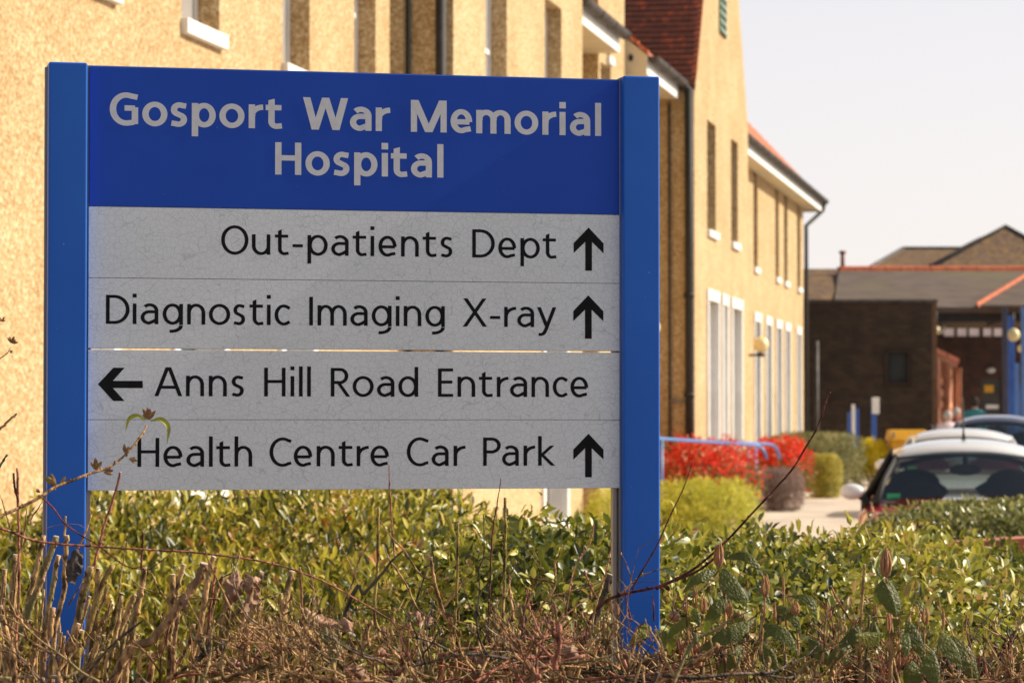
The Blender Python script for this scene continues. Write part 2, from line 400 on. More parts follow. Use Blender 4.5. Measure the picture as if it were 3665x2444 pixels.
def add_glyph(mb, S, fn, w, h, off, layer):
    """fn(u, v, off) -> point on the panel; each stroke lies a hair above the one below"""
    for e in S:
        o = off + layer[0]*2.5e-5; layer[0] = (layer[0] + 1) % 9
        if e[0] == 'r':
            _, x0, y0, x1, y1 = e; q = [(x0,y0),(x1,y0),(x1,y1),(x0,y1)]
            mb.add([fn(x, y, o) for x, y in q], [(0,1,2,3)])
        elif e[0] == 'q':
            mb.add([fn(x, y, o) for x, y in e[1]], [(0,1,2,3)])
        elif e[0] == 'd':
            _, p, q, k = e
            mb.add([fn(p[0]-k/2, p[1], o), fn(p[0]+k/2, p[1], o), fn(q[0]+k/2, q[1], o), fn(q[0]-k/2, q[1], o)], [(0,1,2,3)])
        else:
            pts = e[1]; L = []; Rr = []
            closed = abs(pts[0][0]-pts[-1][0]) + abs(pts[0][1]-pts[-1][1]) < 1e-6
            for i, p in enumerate(pts):
                if closed: p0 = pts[i-1 if i else len(pts)-2]; p1 = pts[i+1 if i < len(pts)-1 else 1]
                else: p0 = pts[max(i-1,0)]; p1 = pts[min(i+1,len(pts)-1)]
                tx, ty = p1[0]-p0[0], p1[1]-p0[1]; l = math.hypot(tx, ty) or 1; nx, ny = -ty/l, tx/l
                L.append((p[0]+nx*w/2, p[1]+ny*h/2)); Rr.append((p[0]-nx*w/2, p[1]-ny*h/2))
            n = len(pts)
            mb.add([fn(x, y, o) for x, y in L] + [fn(x, y, o) for x, y in Rr], [(i, i+1, n+i+1, n+i) for i in range(n-1)])

# ------------------------------------------------------------------ the sign
pL = P(312, 1520, 6.30); pR = P(2220, 1520, 6.561)
phi = math.atan2(pR.y-pL.y, pR.x-pL.x)
SU = Vector((math.cos(phi), math.sin(phi), 0)); SN = Vector((math.sin(phi), -math.cos(phi), 0))
SW = (pR-pL).length
S0 = Vector((pL.x, pL.y, P(307, 1756.4, 6.3).z))           # lower left corner of the panels
def uv(x, y, off=0.0):
    o = S0 + SN*off; r = ray(x, y); t = (o - CAM).dot(SN)/r.dot(SN); p = CAM + r*t - o
    return p.dot(SU), p.z
sign = empty('direction_sign', (S0.x + SU.x*SW/2, S0.y + SU.y*SW/2, 0), phi, 'large blue and grey hospital direction sign on two blue posts behind cut stems', 'sign')
# local frame of the sign: x along SU, y = -SN, z up, origin at the base centre
def sl(u, v, off=0.0): return (u - SW/2, -off, S0.z + v)
def bluepaint(name, c1, c2):
    m, nt, b = mat(name); co = coords(nt)
    n = node(nt, 'ShaderNodeTexNoise', Scale=3, Detail=5); nt.links.new(co, n.inputs['Vector'])
    r = ramp(nt, [(.3, c1), (.7, c2)]); nt.links.new(n.outputs[0], r.inputs[0])
    n2 = node(nt, 'ShaderNodeTexNoise', Scale=160, Detail=2); nt.links.new(co, n2.inputs['Vector'])
    r2 = ramp(nt, [(.76, (0,0,0)), (.80, (1,1,1))]); nt.links.new(n2.outputs[0], r2.inputs[0])
    mx = nt.nodes.new('ShaderNodeMixRGB'); nt.links.new(r2.outputs[0], mx.inputs[0]); nt.links.new(r.outputs[0], mx.inputs[1]); mx.inputs[2].default_value = (.5,.55,.6,1)
    nt.links.new(mx.outputs[0], b.inputs['Base Color']); b.inputs['Roughness'].default_value = .42; b.inputs['Specular IOR Level'].default_value = .22
    n3 = node(nt, 'ShaderNodeTexNoise', Scale=900, Detail=2); nt.links.new(co, n3.inputs['Vector'])
    bp = node(nt, 'ShaderNodeBump', Distance=.0004, Strength=.35); nt.links.new(n3.outputs[0], bp.inputs['Height']); nt.links.new(bp.outputs[0], b.inputs['Normal'])
    return m
M['sign_post'] = bluepaint('sign_post_blue', (.016,.115,.50), (.022,.14,.57))
M['sign_title'] = bluepaint('sign_title_blue', (.007,.062,.42), (.011,.075,.48))
M['grey_vinyl'] = noisy('grey_vinyl', (.70,.67,.66), (.78,.75,.74), 60, .6, spec=.15, lo=.3, hi=.7)
M['black_vinyl'] = noisy('black_vinyl', (.006,.006,.006), (.011,.011,.011), 40, .5, spec=.12)
def crackle():
    m, nt, b = mat('crazed_grey_panel'); co = coords(nt, (1,1,1.0))
    w = node(nt, 'ShaderNodeTexNoise', Scale=9, Detail=3); nt.links.new(co, w.inputs['Vector'])
    ad = node(nt, 'ShaderNodeVectorMath', operation='MULTIPLY_ADD'); nt.links.new(w.outputs['Color'], ad.inputs[0]); ad.inputs[1].default_value = (.05,.05,.05); nt.links.new(co, ad.inputs[2])
    facs = []
    for sc, wd, st in ((70, .018, (1,1,1)), (150, .022, (1,1,.9)), (20, .0055, (.35,1,2.4))):
        mp = nt.nodes.new('ShaderNodeMapping'); mp.inputs['Scale'].default_value = st; mp.inputs['Rotation'].default_value = (0, R(7 if sc == 20 else 3), 0); nt.links.new(ad.outputs[0], mp.inputs[0])
        v = node(nt, 'ShaderNodeTexVoronoi', Scale=float(sc), feature='DISTANCE_TO_EDGE'); nt.links.new(mp.outputs[0], v.inputs['Vector'])
        r = ramp(nt, [(0, (1,1,1)), (wd*2.6, (0,0,0))]); nt.links.new(v.outputs['Distance'], r.inputs[0]); facs.append(r.outputs[0])
    m1 = node(nt, 'ShaderNodeMath', operation='MAXIMUM'); nt.links.new(facs[0], m1.inputs[0])
    k = node(nt, 'ShaderNodeMath', operation='MULTIPLY'); nt.links.new(facs[1], k.inputs[0]); k.inputs[1].default_value = .5; nt.links.new(k.outputs[0], m1.inputs[1])
    m2 = node(nt, 'ShaderNodeMath', operation='MAXIMUM'); nt.links.new(m1.outputs[0], m2.inputs[0]); nt.links.new(facs[2], m2.inputs[1])
    k2 = node(nt, 'ShaderNodeMath', operation='MULTIPLY'); nt.links.new(m2.outputs[0], k2.inputs[0]); k2.inputs[1].default_value = .36
    n = node(nt, 'ShaderNodeTexNoise', Scale=4, Detail=8, Roughness=.7); nt.links.new(co, n.inputs['Vector'])
    r = ramp(nt, [(.3, (.78,.785,.765)), (.7, (.86,.86,.84))]); nt.links.new(n.outputs[0], r.inputs[0])
    mx = nt.nodes.new('ShaderNodeMixRGB'); nt.links.new(k2.outputs[0], mx.inputs[0]); nt.links.new(r.outputs[0], mx.inputs[1]); mx.inputs[2].default_value = (.22,.21,.21,1)
    nt.links.new(mx.outputs[0], b.inputs['Base Color']); b.inputs['Roughness'].default_value = .5; b.inputs['Specular IOR Level'].default_value = .3
    return m
M['crackle'] = crackle()
# posts: rounded blue box sections, front 26 mm proud of the panels, with the grey channel that holds the panels
def post(xa, xb, ytop, side):
    u0, vt = uv(xa, ytop, .026); u1, _ = uv(xb, ytop, .026)
    b = MB(); b.box(sl(u0, 0, .026)[:1] + (-.026,) + (0,), (sl(u1, 0)[0], .040, S0.z + vt))
    po = b.build('post', M['sign_post'], sign, bevel=.0045, seg=4)
    b = MB()
    # aluminium channel strips beside the post
    if side > 0:
        for k, (x0, x1, y0) in enumerate(((u0-.0165, u0-.0095, .005), (u0-.0075, u0-.0045, .014), (u0-.0035, u0-.0004, .001))):
            b.box((x0-SW/2, y0, .3), (x1-SW/2, y0+.02, S0.z + vt - .008 + .004*(k == 2)))
    else:
        b.box((u0-.0045-SW/2, .022, .3), (u0-.0004-SW/2, .036, S0.z+vt-.006))
        b.box((u1+.0012-SW/2, .012, .3), (u1+.012-SW/2, .03, S0.z+.9))
    b.build('channel', M['channel'], po)
    return u0, u1
M['channel'] = noisy('weathered_aluminium', (.30,.25,.21), (.42,.36,.31), 30, .5, stretch=(1,1,.1))
lu0, lu1 = post(175, 314, 221, -1)
ru0, ru1 = post(2232, 2361, 271, 1)
rows = [(uv(310, 994)[1], uv(311, 738.6)[1], 'direction_panel'), (uv(310, 1248.6)[1], uv(310, 994)[1], 'direction_panel'), (uv(310, 1502)[1], uv(310, 1248.6)[1], 'direction_panel'), (0.0, uv(310, 1502)[1], 'direction_panel'), (uv(311, 738.0)[1], uv(316, 237)[1], 'title_panel')]
plabels = ['grey panel pointing up to the out-patients department', 'grey panel pointing up to imaging and x-ray', 'grey panel with an arrow pointing left', 'grey panel pointing up to the health centre car park', 'blue title panel']
panels = []
for i, (v0, v1, nm) in enumerate(rows):
    g0 = .0006; g1 = .0006
    if i == 1: g0 = .0018
    if i == 2: g1 = .0018
    b = MB(); lo = sl(.0015 if i < 4 else .003, v0+g0); hi = sl(SW-.0015, v1-g1)
    b.box((lo[0], 0, lo[2]), (hi[0], .018, hi[2]))
    if i in (0, 1, 3): b.box((lo[0]+.002, .005, hi[2]-.004), (hi[0]-.002, .012, hi[2]+.006))          # hooked edge behind the panel above
    po = b.build(nm, M['sign_title' if i == 4 else 'crackle'], sign, bevel=.0008, seg=2); po['label'] = plabels[i]; panels.append(po)
    if i == 4:
        e = MB(); e.box((lo[0], .002, hi[2]+.0002), (hi[0], .018, hi[2]+.0022)); e.build('top_edge', M['blue'], po)
def line(panel, letters, basept, cap, w, h, xh, material, name='lettering'):
    mb = MB(); vb = uv(*basept)[1]; layer = [0]
    for ch, xa, xb in letters:
        u0 = uv(xa, basept[1])[0]; u1 = uv(xb, basept[1])[0]; Wd = (u1-u0)/cap
        ww = w if ch not in 'ilI' else (w if ch == 'i' else w)
        S = glyph(ch, Wd, ww, h, xh)
        add_glyph(mb, S, lambda a, c, o: sl(u0 + a*cap, vb + c*cap, o), ww, h, .0005, layer)
    return mb
def z2(sc, x0, lst): return [(c, x0 + a/sc, x0 + b/sc) for c, a, b in lst]
def up_arrow(panel, x, yt, yb):
    mb = MB(); u, vt = uv(x, yt); _, vb = uv(x, yb); s = (vt-vb)/453
    q = [(0,0),(162,-165),(162,-270),(36,-150),(36,-453),(-36,-453),(-36,-150),(-162,-270),(-162,-165)]
    vs = [sl(u + a*s*1.0, vt + c*s, .0006) for a, c in q]
    mb.add(vs, [(0,8,7,6,3,2,1)[::-1] if False else (0,8,7,6), (0,6,3), (0,3,2,1), (6,5,4,3)])
    mb.build('arrow', M['black_vinyl'], panel)
RW, RH, RX = .130, .104, .71
cap = .0613
l1 = z2(2.94, 700, [('O',268,556),('u',592,786),('t',834,978),('-',1020,1128),('p',1177,1390),('a',1427,1610),('t',1652,1798),('i',1840,1880),('e',1924,2114)]) + [('n', 700+2162/2.94, 1450+143/2.94)] + z2(2.94, 1450, [('t',185,328),('s',370,500),('D',706,943),('e',980,1167),('p',1213,1417),('t',1447,1590)])
mb = line(panels[0], l1, (1300, 916.5), cap, RW, RH, RX, None); up_arrow(panels[0], 2106.5, 814.8, 969); mb.build('lettering', M['black_vinyl'], panels[0])
l2 = z2(2.476, 300, [('D',195,405),('i',432,467),('a',503,660),('g',698,878),('n',915,1076),('o',1108,1297),('s',1322,1432),('t',1468,1590),('i',1622,1655),('c',1690,1827),('I',1996,2031)]) + z2(2.94, 700, [('m',1283,1590),('a',1628,1810),('g',1853,2062),('i',2107,2145)]) + [('n', 700+2190/2.94, 1450+170/2.94)] + z2(2.94, 1450, [('g',212,417),('X',605,862),('-',893,1000),('r',1042,1165),('a',1180,1357),('y',1388,1590)])
mb = line(panels[1], l2, (1050, 1164), cap, RW, RH, RX, None); up_arrow(panels[1], 2105.5, 1057, 1212); mb.build('lettering', M['black_vinyl'], panels[1])
l3 = z2(2.476, 300, [('A',625,872),('n',905,1065),('n',1107,1267),('s',1307,1420),('H',1598,1787),('i',1830,1866),('l',1905,1940),('l',1978,2012)]) + [('R', 300+2188/2.476, 1250+8/2.352)] + z2(2.352, 1250, [('o',28,205),('a',233,380),('d',413,580),('E',747,874),('n',911,1060),('t',1091,1206),('r',1242,1338),('a',1353,1497),('n',1534,1681),('c',1713,1836),('e',1862,2010)])
mb = line(panels[2], l3, (1100, 1418.5), cap, RW, RH, RX, None)
mb.build('lettering', M['black_vinyl'], panels[2]); mb = MB()
ut, vt = uv(350.5, 1374.5); ue, _ = uv(510.8, 1374.5); s = (ue-ut)/397
q = [(0,0),(136,147),(236,147),(132,30),(397,30),(397,-34),(132,-34),(236,-149),(136,-149)]
mb.add([sl(ut + a*s, vt + c*s, .0006) for a, c in q], [(0,6,3),(0,3,2,1),(0,8,7,6),(3,6,5,4)])
mb.build('arrow', M['black_vinyl'], panels[2])
l4 = z2(2.476, 300, [('H',475,668),('e',705,873),('a',908,1065),('l',1108,1142),('t',1173,1298),('h',1335,1492),('C',1645,1840),('e',1860,2023),('n',2063,2223)]) + [('t', 300+2258/2.476, 1250+28/2.352)] + z2(2.352, 1250, [('r',62,162),('e',178,333),('C',484,667),('a',693,836),('r',878,976),('P',1127,1275),('a',1286,1427),('r',1467,1563),('k',1590,1733)])
mb = line(panels[3], l4, (1200, 1668), cap, RW, RH, RX, None); up_arrow(panels[3], 2105.9, 1551.6, 1707.3); mb.build('lettering', M['black_vinyl'], panels[3])
BW, BH, BX = .198, .165, .735
capb = .0692
t1 = z2(2.352, 300, [('G',217,457),('o',491,703),('s',727,873),('p',908,1110),('o',1140,1352),('r',1387,1507),('t',1530,1667),('W',1846,2223)]) + z2(2.352, 1250, [('a',5,187),('r',222,342),('M',518,820),('e',852,1034),('m',1068,1358),('o',1391,1591),('r',1625,1740),('i',1770,1820),('a',1857,2028),('l',2069,2120)])
mb = line(panels[4], t1, (1481, 472.6), capb, BW, BH, BX, None); mb.build('lettering', M['grey_vinyl'], panels[4])
t2 = z2(2.352, 300, [('H',1610,1830),('o',1865,2070),('s',2097,2240)]) + [('p', 1267.3, 1350.8)] + z2(2.352, 1250, [('i',272,326),('t',350,487),('a',519,696),('l',738,795)])
mb = line(panels[4], t2, (1300, 631), capb, BW, BH, BX, None); mb.build('lettering', M['grey_vinyl'], panels[4])
def clearglass(name, tint):
    m, nt, b = mat(name); b.inputs['Base Color'].default_value = (*tint, 1); b.inputs['Roughness'].default_value = .02
    tr = nt.nodes.new('ShaderNodeBsdfTransparent'); tr.inputs[0].default_value = (tint[0], tint[1], tint[2], 1)
    gl = nt.nodes.new('ShaderNodeBsdfGlossy'); gl.inputs['Roughness'].default_value = .03
    mx = nt.nodes.new('ShaderNodeMixShader'); mx.inputs[0].default_value = .10
    nt.links.new(tr.outputs[0], mx.inputs[1]); nt.links.new(gl.outputs[0], mx.inputs[2]); nt.links.new(mx.outputs[0], nt.nodes['Material Output'].inputs[0])
    return m
# ------------------------------------------------------------------ the hospital building, in facade coordinates (q outwards, s along, z up)
AL = math.atan(.1945); CA, SA = math.cos(AL), math.sin(AL)
def pix_s(q, x):
    d = (x-1832.5)/F; Y = q/(d*CA - SA); return Y*(d*SA + CA)
def pix_z(q, x, y):
    d = (x-1832.5)/F; Y = q/(d*CA - SA); return P(x, y, Y).z
BQ, BS = -6.3, 20.0
bw = Vector((BQ*CA + BS*SA, -BQ*SA + BS*CA, 0))
hosp = empty('hospital_building', bw, -AL, 'two storey hospital building in sunlit yellow pebbledash with tall gables and tiled roof', 'building')
OFF = (-BQ, -BS, 0)
def B(mb, name, m, parent=None, **k):
    if parent is None: return mb.build(name, m, hosp, loc=OFF, **k)
    return mb.build(name, m, parent, **k)
TH = .165
def facade(q, s0, s1, z0, z1, wins, gable=None, extra_right=0.0, name='wall'):
    """wins: (sa, sb, za, zb, kind); builds the wall with real openings, then each window as a part"""
    b = MB()
    ss = sorted({s0, s1, *[w[0] for w in wins], *[w[1] for w in wins]}); zs = sorted({z0, z1, *[w[2] for w in wins], *[w[3] for w in wins]})
    for i in range(len(ss)-1):
        for j in range(len(zs)-1):
            cs, cz = (ss[i]+ss[i+1])/2, (zs[j]+zs[j+1])/2
            if any(w[0] < cs < w[1] and w[2] < cz < w[3] for w in wins): continue
            b.add([(q,ss[i],zs[j]),(q,ss[i+1],zs[j]),(q,ss[i+1],zs[j+1]),(q,ss[i],zs[j+1])], [(0,1,2,3)])
    for sa, sb, za, zb, *_ in wins:
        i = q-TH-.05
        b.add([(q,sa,za),(i,sa,za),(i,sa,zb),(q,sa,zb),(q,sb,za),(i,sb,za),(i,sb,zb),(q,sb,zb)], [(0,1,2,3),(4,7,6,5),(0,4,5,1),(3,2,6,7)])
    if gable: 
        zr = gable; sm = (s0+s1)/2
        b.add([(q,s0,z1),(q,s1,z1),(q,sm,zr)], [(0,1,2)])
    # side faces and back
    b.add([(q,s0,z0),(q,s0,z1),(q-3.5,s0,z1),(q-3.5,s0,z0)], [(0,1,2,3)])
    b.add([(q,s1,z0),(q,s1,z1),(q-3.5,s1,z1),(q-3.5,s1,z0)], [(0,3,2,1)])
    wo = B(b, name, M['dash'])
    for sa, sb, za, zb, kind in wins:
        w = MB(); i = q-TH; t = .05
        # frame bars and glazing set back in the reveal
        for lo, hi in (((i-.04, sa, za), (i, sa+t, zb)), ((i-.04, sb-t, za), (i, sb, zb)), ((i-.04, sa+t, za), (i, sb-t, za+t)), ((i-.04, sa+t, zb-t), (i, sb-t, zb)), ((i-.04, sa+t, (za+zb)/2-.025), (i-.003, sb-t, (za+zb)/2+.025))):
            w.box(lo, hi)
        wn = B(w, 'window', M['white'])
        g = MB(); g.add([(i-.02,sa+t,za+t),(i-.02,sb-t,za+t),(i-.02,sb-t,zb-t),(i-.02,sa+t,zb-t)], [(0,1,2,3)])
        g.build('pane', M['blind' if kind in ('pale', 'plain') else 'pane'], wn)
        if kind in ('plain', 'sill'):
            g = MB(); g.box((q-TH, sa-.02, za-.11), (q+.055, sb+.06, za-.001)); g.build('sill', M['white'], wn, bevel=.006)
        else:
            g = MB(); c = .035; tk = .12; lt = .17
            g.box((q-.06, sa-tk, za-.1), (q+c, sa+.001, zb)); g.box((q-.06, sb-.001, za-.1), (q+c, sb+tk, zb)); g.box((q-.06, sa-tk, zb+.001), (q+c+.003, sb+tk, zb+lt)); g.box((q-TH, sa, za-.1), (q+c+.02, sb, za-.001))
            g.box((q-TH, sa+.0005, za), (q-.061, sa+.012, zb)); g.box((q-TH, sb-.012, za), (q-.061, sb-.0005, zb))
            g.build('surround', M['white'], wn, bevel=.005)
    return wo
def win(q, xa, xb, za, zb, kind='plain'):
    return (pix_s(q, xa), pix_s(q, xb), za, zb, kind)
ZE = 6.55
QL, QG1, QT, QG2, QF = -6.3, -5.85, -6.2, -5.7, -6.25
sG1a, sG1b = pix_s(QG1, 1622), pix_s(QG1, 2085)
sG2a, sG2b = pix_s(QG2, 2486), pix_s(QG2, 2679)
sTa, sTb = pix_s(QT, 2143), pix_s(QT, 2236)
sFe = pix_s(QF, 2876)
facade(QL, 6, sG1a, 0, ZE, [
    (pix_s(QL,300)-.1, pix_s(QL,400), 4.42, 6.0, 'plain'), win(QL, 646, 782, 4.42, 6.0), win(QL, 1008, 1106, 4.42, 6.0), win(QL, 1266, 1343, 4.42, 6.0), win(QL, 1393, 1440, 4.42, 6.0),
    (pix_s(QL,300), pix_s(QL,392), 1.08, 3.4, 'pale'), (pix_s(QL,630), pix_s(QL,790), 1.08, 3.4, 'surr'), (pix_s(QL,1010), pix_s(QL,1110), 1.08, 3.4, 'surr'), (15.6, 16.2, 1.08, 3.4, 'surr'), (12, 13, 1.08, 3.4, 'surr'), (12, 13, 4.42, 6.0, 'plain')])
facade(QG1, sG1a, sG1b, 0, ZE, [win(QG1, 1736, 1814, 4.45, 6.22), win(QG1, 1950, 2010, 4.45, 6.22), (pix_s(QG1,1945), pix_s(QG1,2022), .5, 3.4, 'surr'), (pix_s(QG1,2180-100), pix_s(QG1,2180-100)+.3, 5, 5.2, 'plain')][:3], gable=ZE+5.2)
facade(QT-.35, sG1b, sTa, 0, ZE, [], name='wall')
facade(QT, sTa, sTb, 0, 11.0, [win(QT, 2150, 2187, 4.45, 6.22), win(QT, 2172, 2186, 6.36, 6.62)], name='stair_tower')
facade(QT-.4, sTb, sG2a, 0, ZE, [])
facade(QG2, sG2a, sG2b, 0, ZE, [win(QG2, 2532, 2563, 4.5, 6.16, 'sill'), win(QG2, 2618, 2642, 4.5, 6.16, 'sill'),
    (pix_s(QG2,2532), pix_s(QG2,2567), .9, 3.43, 'pale'), (pix_s(QG2,2584), pix_s(QG2,2600), .9, 3.43, 'pale'), (pix_s(QG2,2618), pix_s(QG2,2650), .9, 3.43, 'pale')], gable=ZE+5.35)
facade(QF, sG2b, sFe, 0, ZE, [win(QF, 2698, 2713, 4.52, 6.3, 'sill'), win(QF, 2776, 2789, 4.52, 6.3, 'sill'), win(QF, 2807, 2820, 4.52, 6.3, 'sill'), win(QF, 2854, 2866, 4.52, 6.3, 'sill')] +
    [(pix_s(QF,a), pix_s(QF,b_), .9, 3.5, 'surr') for a, b_ in ((2700,2718),(2741,2757),(2778,2793),(2810,2824),(2851,2863))])
# roofs
def roofblk(mbp, name, m): return B(mbp, name, m)
def gable_roof(q, s0, s1, ht, name='gable_roof'):
    b = MB(); sm = (s0+s1)/2; zr = ZE+ht; t = .09; e = .03; dz = ht/(sm-s0)
    # slope facing the camera, slope facing away, with thickness
    for sg, sa in ((1, s0), (-1, s1)):
        so = sa - sg*e; zo = ZE - e*dz
        q0 = q + (.02 if sg > 0 else -.03)
        v = [(q0,so,zo+.02),(q0,sm,zr+.02),(q-9,sm,zr+.02),(q-9,so,zo+.02),(q0,so,zo-.07),(q0,sm,zr-.07),(q-9,sm,zr-.07),(q-9,so,zo-.07)]
        b.add(v, [(0,1,2,3),(7,6,5,4),(0,4,5,1),(0,3,7,4),(3,2,6,7)])
    # stepped tile courses so that each course throws a shadow line
    n = int(math.hypot(sm-s0, ht)/.105)
    for i in range(n):
        f0, f1 = i/n, (i+1)/n
        for sg, sa in ((1, s0),):
            sA = sa + sg*(sm-s0)*f0 - .02; zA = ZE + ht*f0 + .045; sB = sa + sg*(sm-s0)*f1; zB = ZE + ht*f1 + .022
            b.add([(q+.018,sA,zA),(q+.018,sB,zB),(q-9,sB,zB),(q-9,sA,zA),(q+.018,sA,zA-.03),(q-9,sA,zA-.03)], [(0,1,2,3),(0,3,5,4)])
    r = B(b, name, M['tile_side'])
    v = MB()
    for sg, sa in ((1, s0),):
        for i in range(n):
            f0, f1 = i/n, (i+.93)/n
            sA = sa + sg*(sm-s0)*f0; zA = ZE + ht*f0 + .03; sB = sa + sg*(sm-s0)*f1; zB = ZE+ht*f1+.03
            v.prism([(sA,zA),(sB,zB),(sB,zB+.012),(sA,zA+.02)], 0, q-.03, q+.035)
    v.build('verge_tiles', M['orange_tile'], r)
    return r
gable_roof(QG1, sG1a, sG1b, 5.2); gable_roof(QG2, sG2a, sG2b, 5.35)
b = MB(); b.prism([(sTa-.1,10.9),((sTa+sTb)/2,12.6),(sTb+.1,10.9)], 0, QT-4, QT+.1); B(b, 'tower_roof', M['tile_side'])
def eave(s0, s1, wallq, out, pitch, depth, boxend=False, hip=False, hopper=False):
    """gutter, fascia, soffit and roof slope above a wall"""
    qo = out
    rf = MB(); h = depth*math.tan(R(pitch)); z0 = ZE+.02
    n = int(depth/math.cos(R(pitch))/.16); 
    s1t = (s1 - depth) if hip else s1
    for i in range(n):
        f0, f1 = i/n, (i+1)/n
        a0, a1 = qo - depth*f0 + .01, qo - depth*f1
        e0 = s1 + (s1t-s1)*f0; e1 = s1 + (s1t-s1)*f1
        rf.add([(a0,s0,z0+h*f0+.03),(a0,e0,z0+h*f0+.03),(a1,e1,z0+h*f1),(a1,s0,z0+h*f1),(a0,s0,z0+h*f0),(a0,e0,z0+h*f0)], [(0,1,2,3),(4,5,1,0)])
    if hip:
        rf.add([(qo,s1,z0),(qo-2*depth,s1,z0),(qo-depth,s1t,z0+h)], [(0,1,2)])
    rf.add([(qo,s0,z0-.03),(qo,s1,z0-.03),(qo-depth,s1t,z0+h-.03),(qo-depth,s0,z0+h-.03)], [(3,2,1,0)])
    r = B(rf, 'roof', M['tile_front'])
    g = MB(); ar = arc(0, 0, .075, .085, 180, 360, 8)
    prof = [(qo+.077+x, ZE+.0+y) for x, y in ar]; prof2 = [(qo+.077+x*.85, ZE+.0+y*.85) for x, y in reversed(ar)]
    poly = prof + prof2; k = len(poly)
    g.add([(p[0], s0+.02, p[1]) for p in poly] + [(p[0], s1, p[1]) for p in poly], [(i, (i+1) % k, (i+1) % k + k, i+k) for i in range(k)])
    g.prism([p for p in prof], 1, s1-.01, s1); g.prism([p for p in prof], 1, s0+.01, s0+.02)
    for i in range(int((s1-s0)/1.0)+1):
        sx = min(s0+.1+i*1.0, s1-.06)
        g.prism([(qo+.077+x*1.1, ZE+.0+y*1.1) for x, y in ar], 1, sx, sx+.05)
    g.build('gutter', M['gutter'], r)
    f = MB(); f.box((qo-.025, s0, ZE-.25), (qo, s1, ZE+.0)); f.build('fascia', M['white'], r)
    f = MB(); f.box((wallq-.05, s0, ZE-.25), (qo-.026, s1, ZE-.225)); f.build('soffit', M['cream'], r)
    if boxend:
        f = MB(); f.prism([(wallq-.02, ZE-.25), (qo, ZE-.25), (qo, ZE+.02), (wallq-.02, ZE+.0+(qo-wallq)*math.tan(R(pitch)))], 1, s0-.03, s0-.002); f.build('eave_end', M['cream'], r)
        f = MB()
        for i in range(12):
            f0, f1 = i/12, (i+.9)/12; L = 1.6
            f.prism([(qo-L*f0+.02, z0+L*f0*math.tan(R(pitch))), (qo-L*f1+.02, z0+L*f1*math.tan(R(pitch))), (qo-L*f1+.02, z0+L*f1*math.tan(R(pitch))+.045), (qo-L*f0+.02, z0+L*f0*math.tan(R(pitch))+.06)], 1, s0-.07, s0+.05)
        f.build('verge_tiles', M['orange_tile'], r)
        f = MB(); f.ellipsoid((qo-.22, s0-.04, ZE-.02), (.035,.03,.05), 8, 6); f.build('vent_cap', M['black'], r)
    if hip:
        f = MB(); f.box((qo-2.5, s1-.025, ZE-.25), (qo-.026, s1, ZE)); f.build('fascia', M['white'], r)
        f = MB(); f.box((qo-2.5, s1-.45, ZE-.25), (qo-.45, s1-.026, ZE-.225)); f.build('soffit', M['cream'], r)
    return r
QO = -5.92
sOa = pix_s(QO, 2097)
eave(sG1b+.02, sTa-.02, QT-.35, QO, 42, 3.2)
sB0 = pix_s(QO, 2318)
eave(sB0, sG2a-.02, QT-.05, QO, 42, 3.2, boxend=True)
eave(sG2b+.02, pix_s(QO, 2945), QF, QO, 47, 3.2, hip=True)
eave(6, sG1a-.02, QL, QL+.38, 42, 3.2)
b = MB(); b.prism([(sB0+.02, ZE-.25), (sB0+.02, ZE+.1), (sTb, ZE+.1), (sTb, ZE-.25)], 0, QT-1.5, QT-.08); 
# downpipes
def downpipe(pts, r, name='downpipe', brackets=True):
    b = MB(); b.tube(pts, r, 12)
    if brackets:
        zt = pts[-2][2] if len(pts) > 2 else pts[-1][2]; z = .5
        while z < zt-.2:
            b.tube([(pts[0][0], pts[0][1], z), (pts[0][0], pts[0][1], z+.07)], r*1.3, 12); z += 1.45
    return B(b, name, M['black'])
downpipe([(-5.945, sG1a-.12, 0), (-5.945, sG1a-.12, 3), (-5.945, sG1a-.12, ZE)], .050)
b = MB(); b.tube([(QL+.03, sG1a-.03, 0), (QL+.03, sG1a-.03, ZE)], .02, 8); B(b, 'thin_tube', M['black'])  # black tube added to draw the dark line of the inner corner
sp = sG2a-.10
downpipe([(-5.765, sp, 0), (-5.765, sp, 4), (-5.765, sp, ZE-.1)], .062)
b = MB(); b.tube([(-5.92, sp-.02, ZE-.02), (-5.84, sp, ZE-.05), (-5.765, sp, ZE-.14), (-5.765, sp, ZE-.24)], .06, 10); B(b, 'gutter_outlet', M['black'])
b = MB(); b.tube([(-6.06, sG2a-.05, 0), (-6.06, sG2a-.05, ZE-.3)], .02, 6); B(b, 'thin_tube', M['black'])
b = MB(); b.tube([(-5.74, sG2a-.08, 1.9), (-5.9, sG2a-.06, 1.9), (-6.05, sG2a-.05, 1.9)], .02, 6); B(b, 'thin_tube', M['grey_metal'])
se = pix_s(QO, 2945)
downpipe([(QF+.06, sFe+.07, 0), (QF+.06, sFe+.07, 5), (QF+.06, sFe+.07, ZE-.62), (QO+.02, se-.1, ZE-.22), (QO+.06, se-.08, ZE-.03)], .045, brackets=False)
b = MB(); b.tube([(QF+.25, sFe+.4, 0), (QF+.25, sFe+.4, 3.4)], .05, 8); B(b, 'downpipe', M['gutter'])
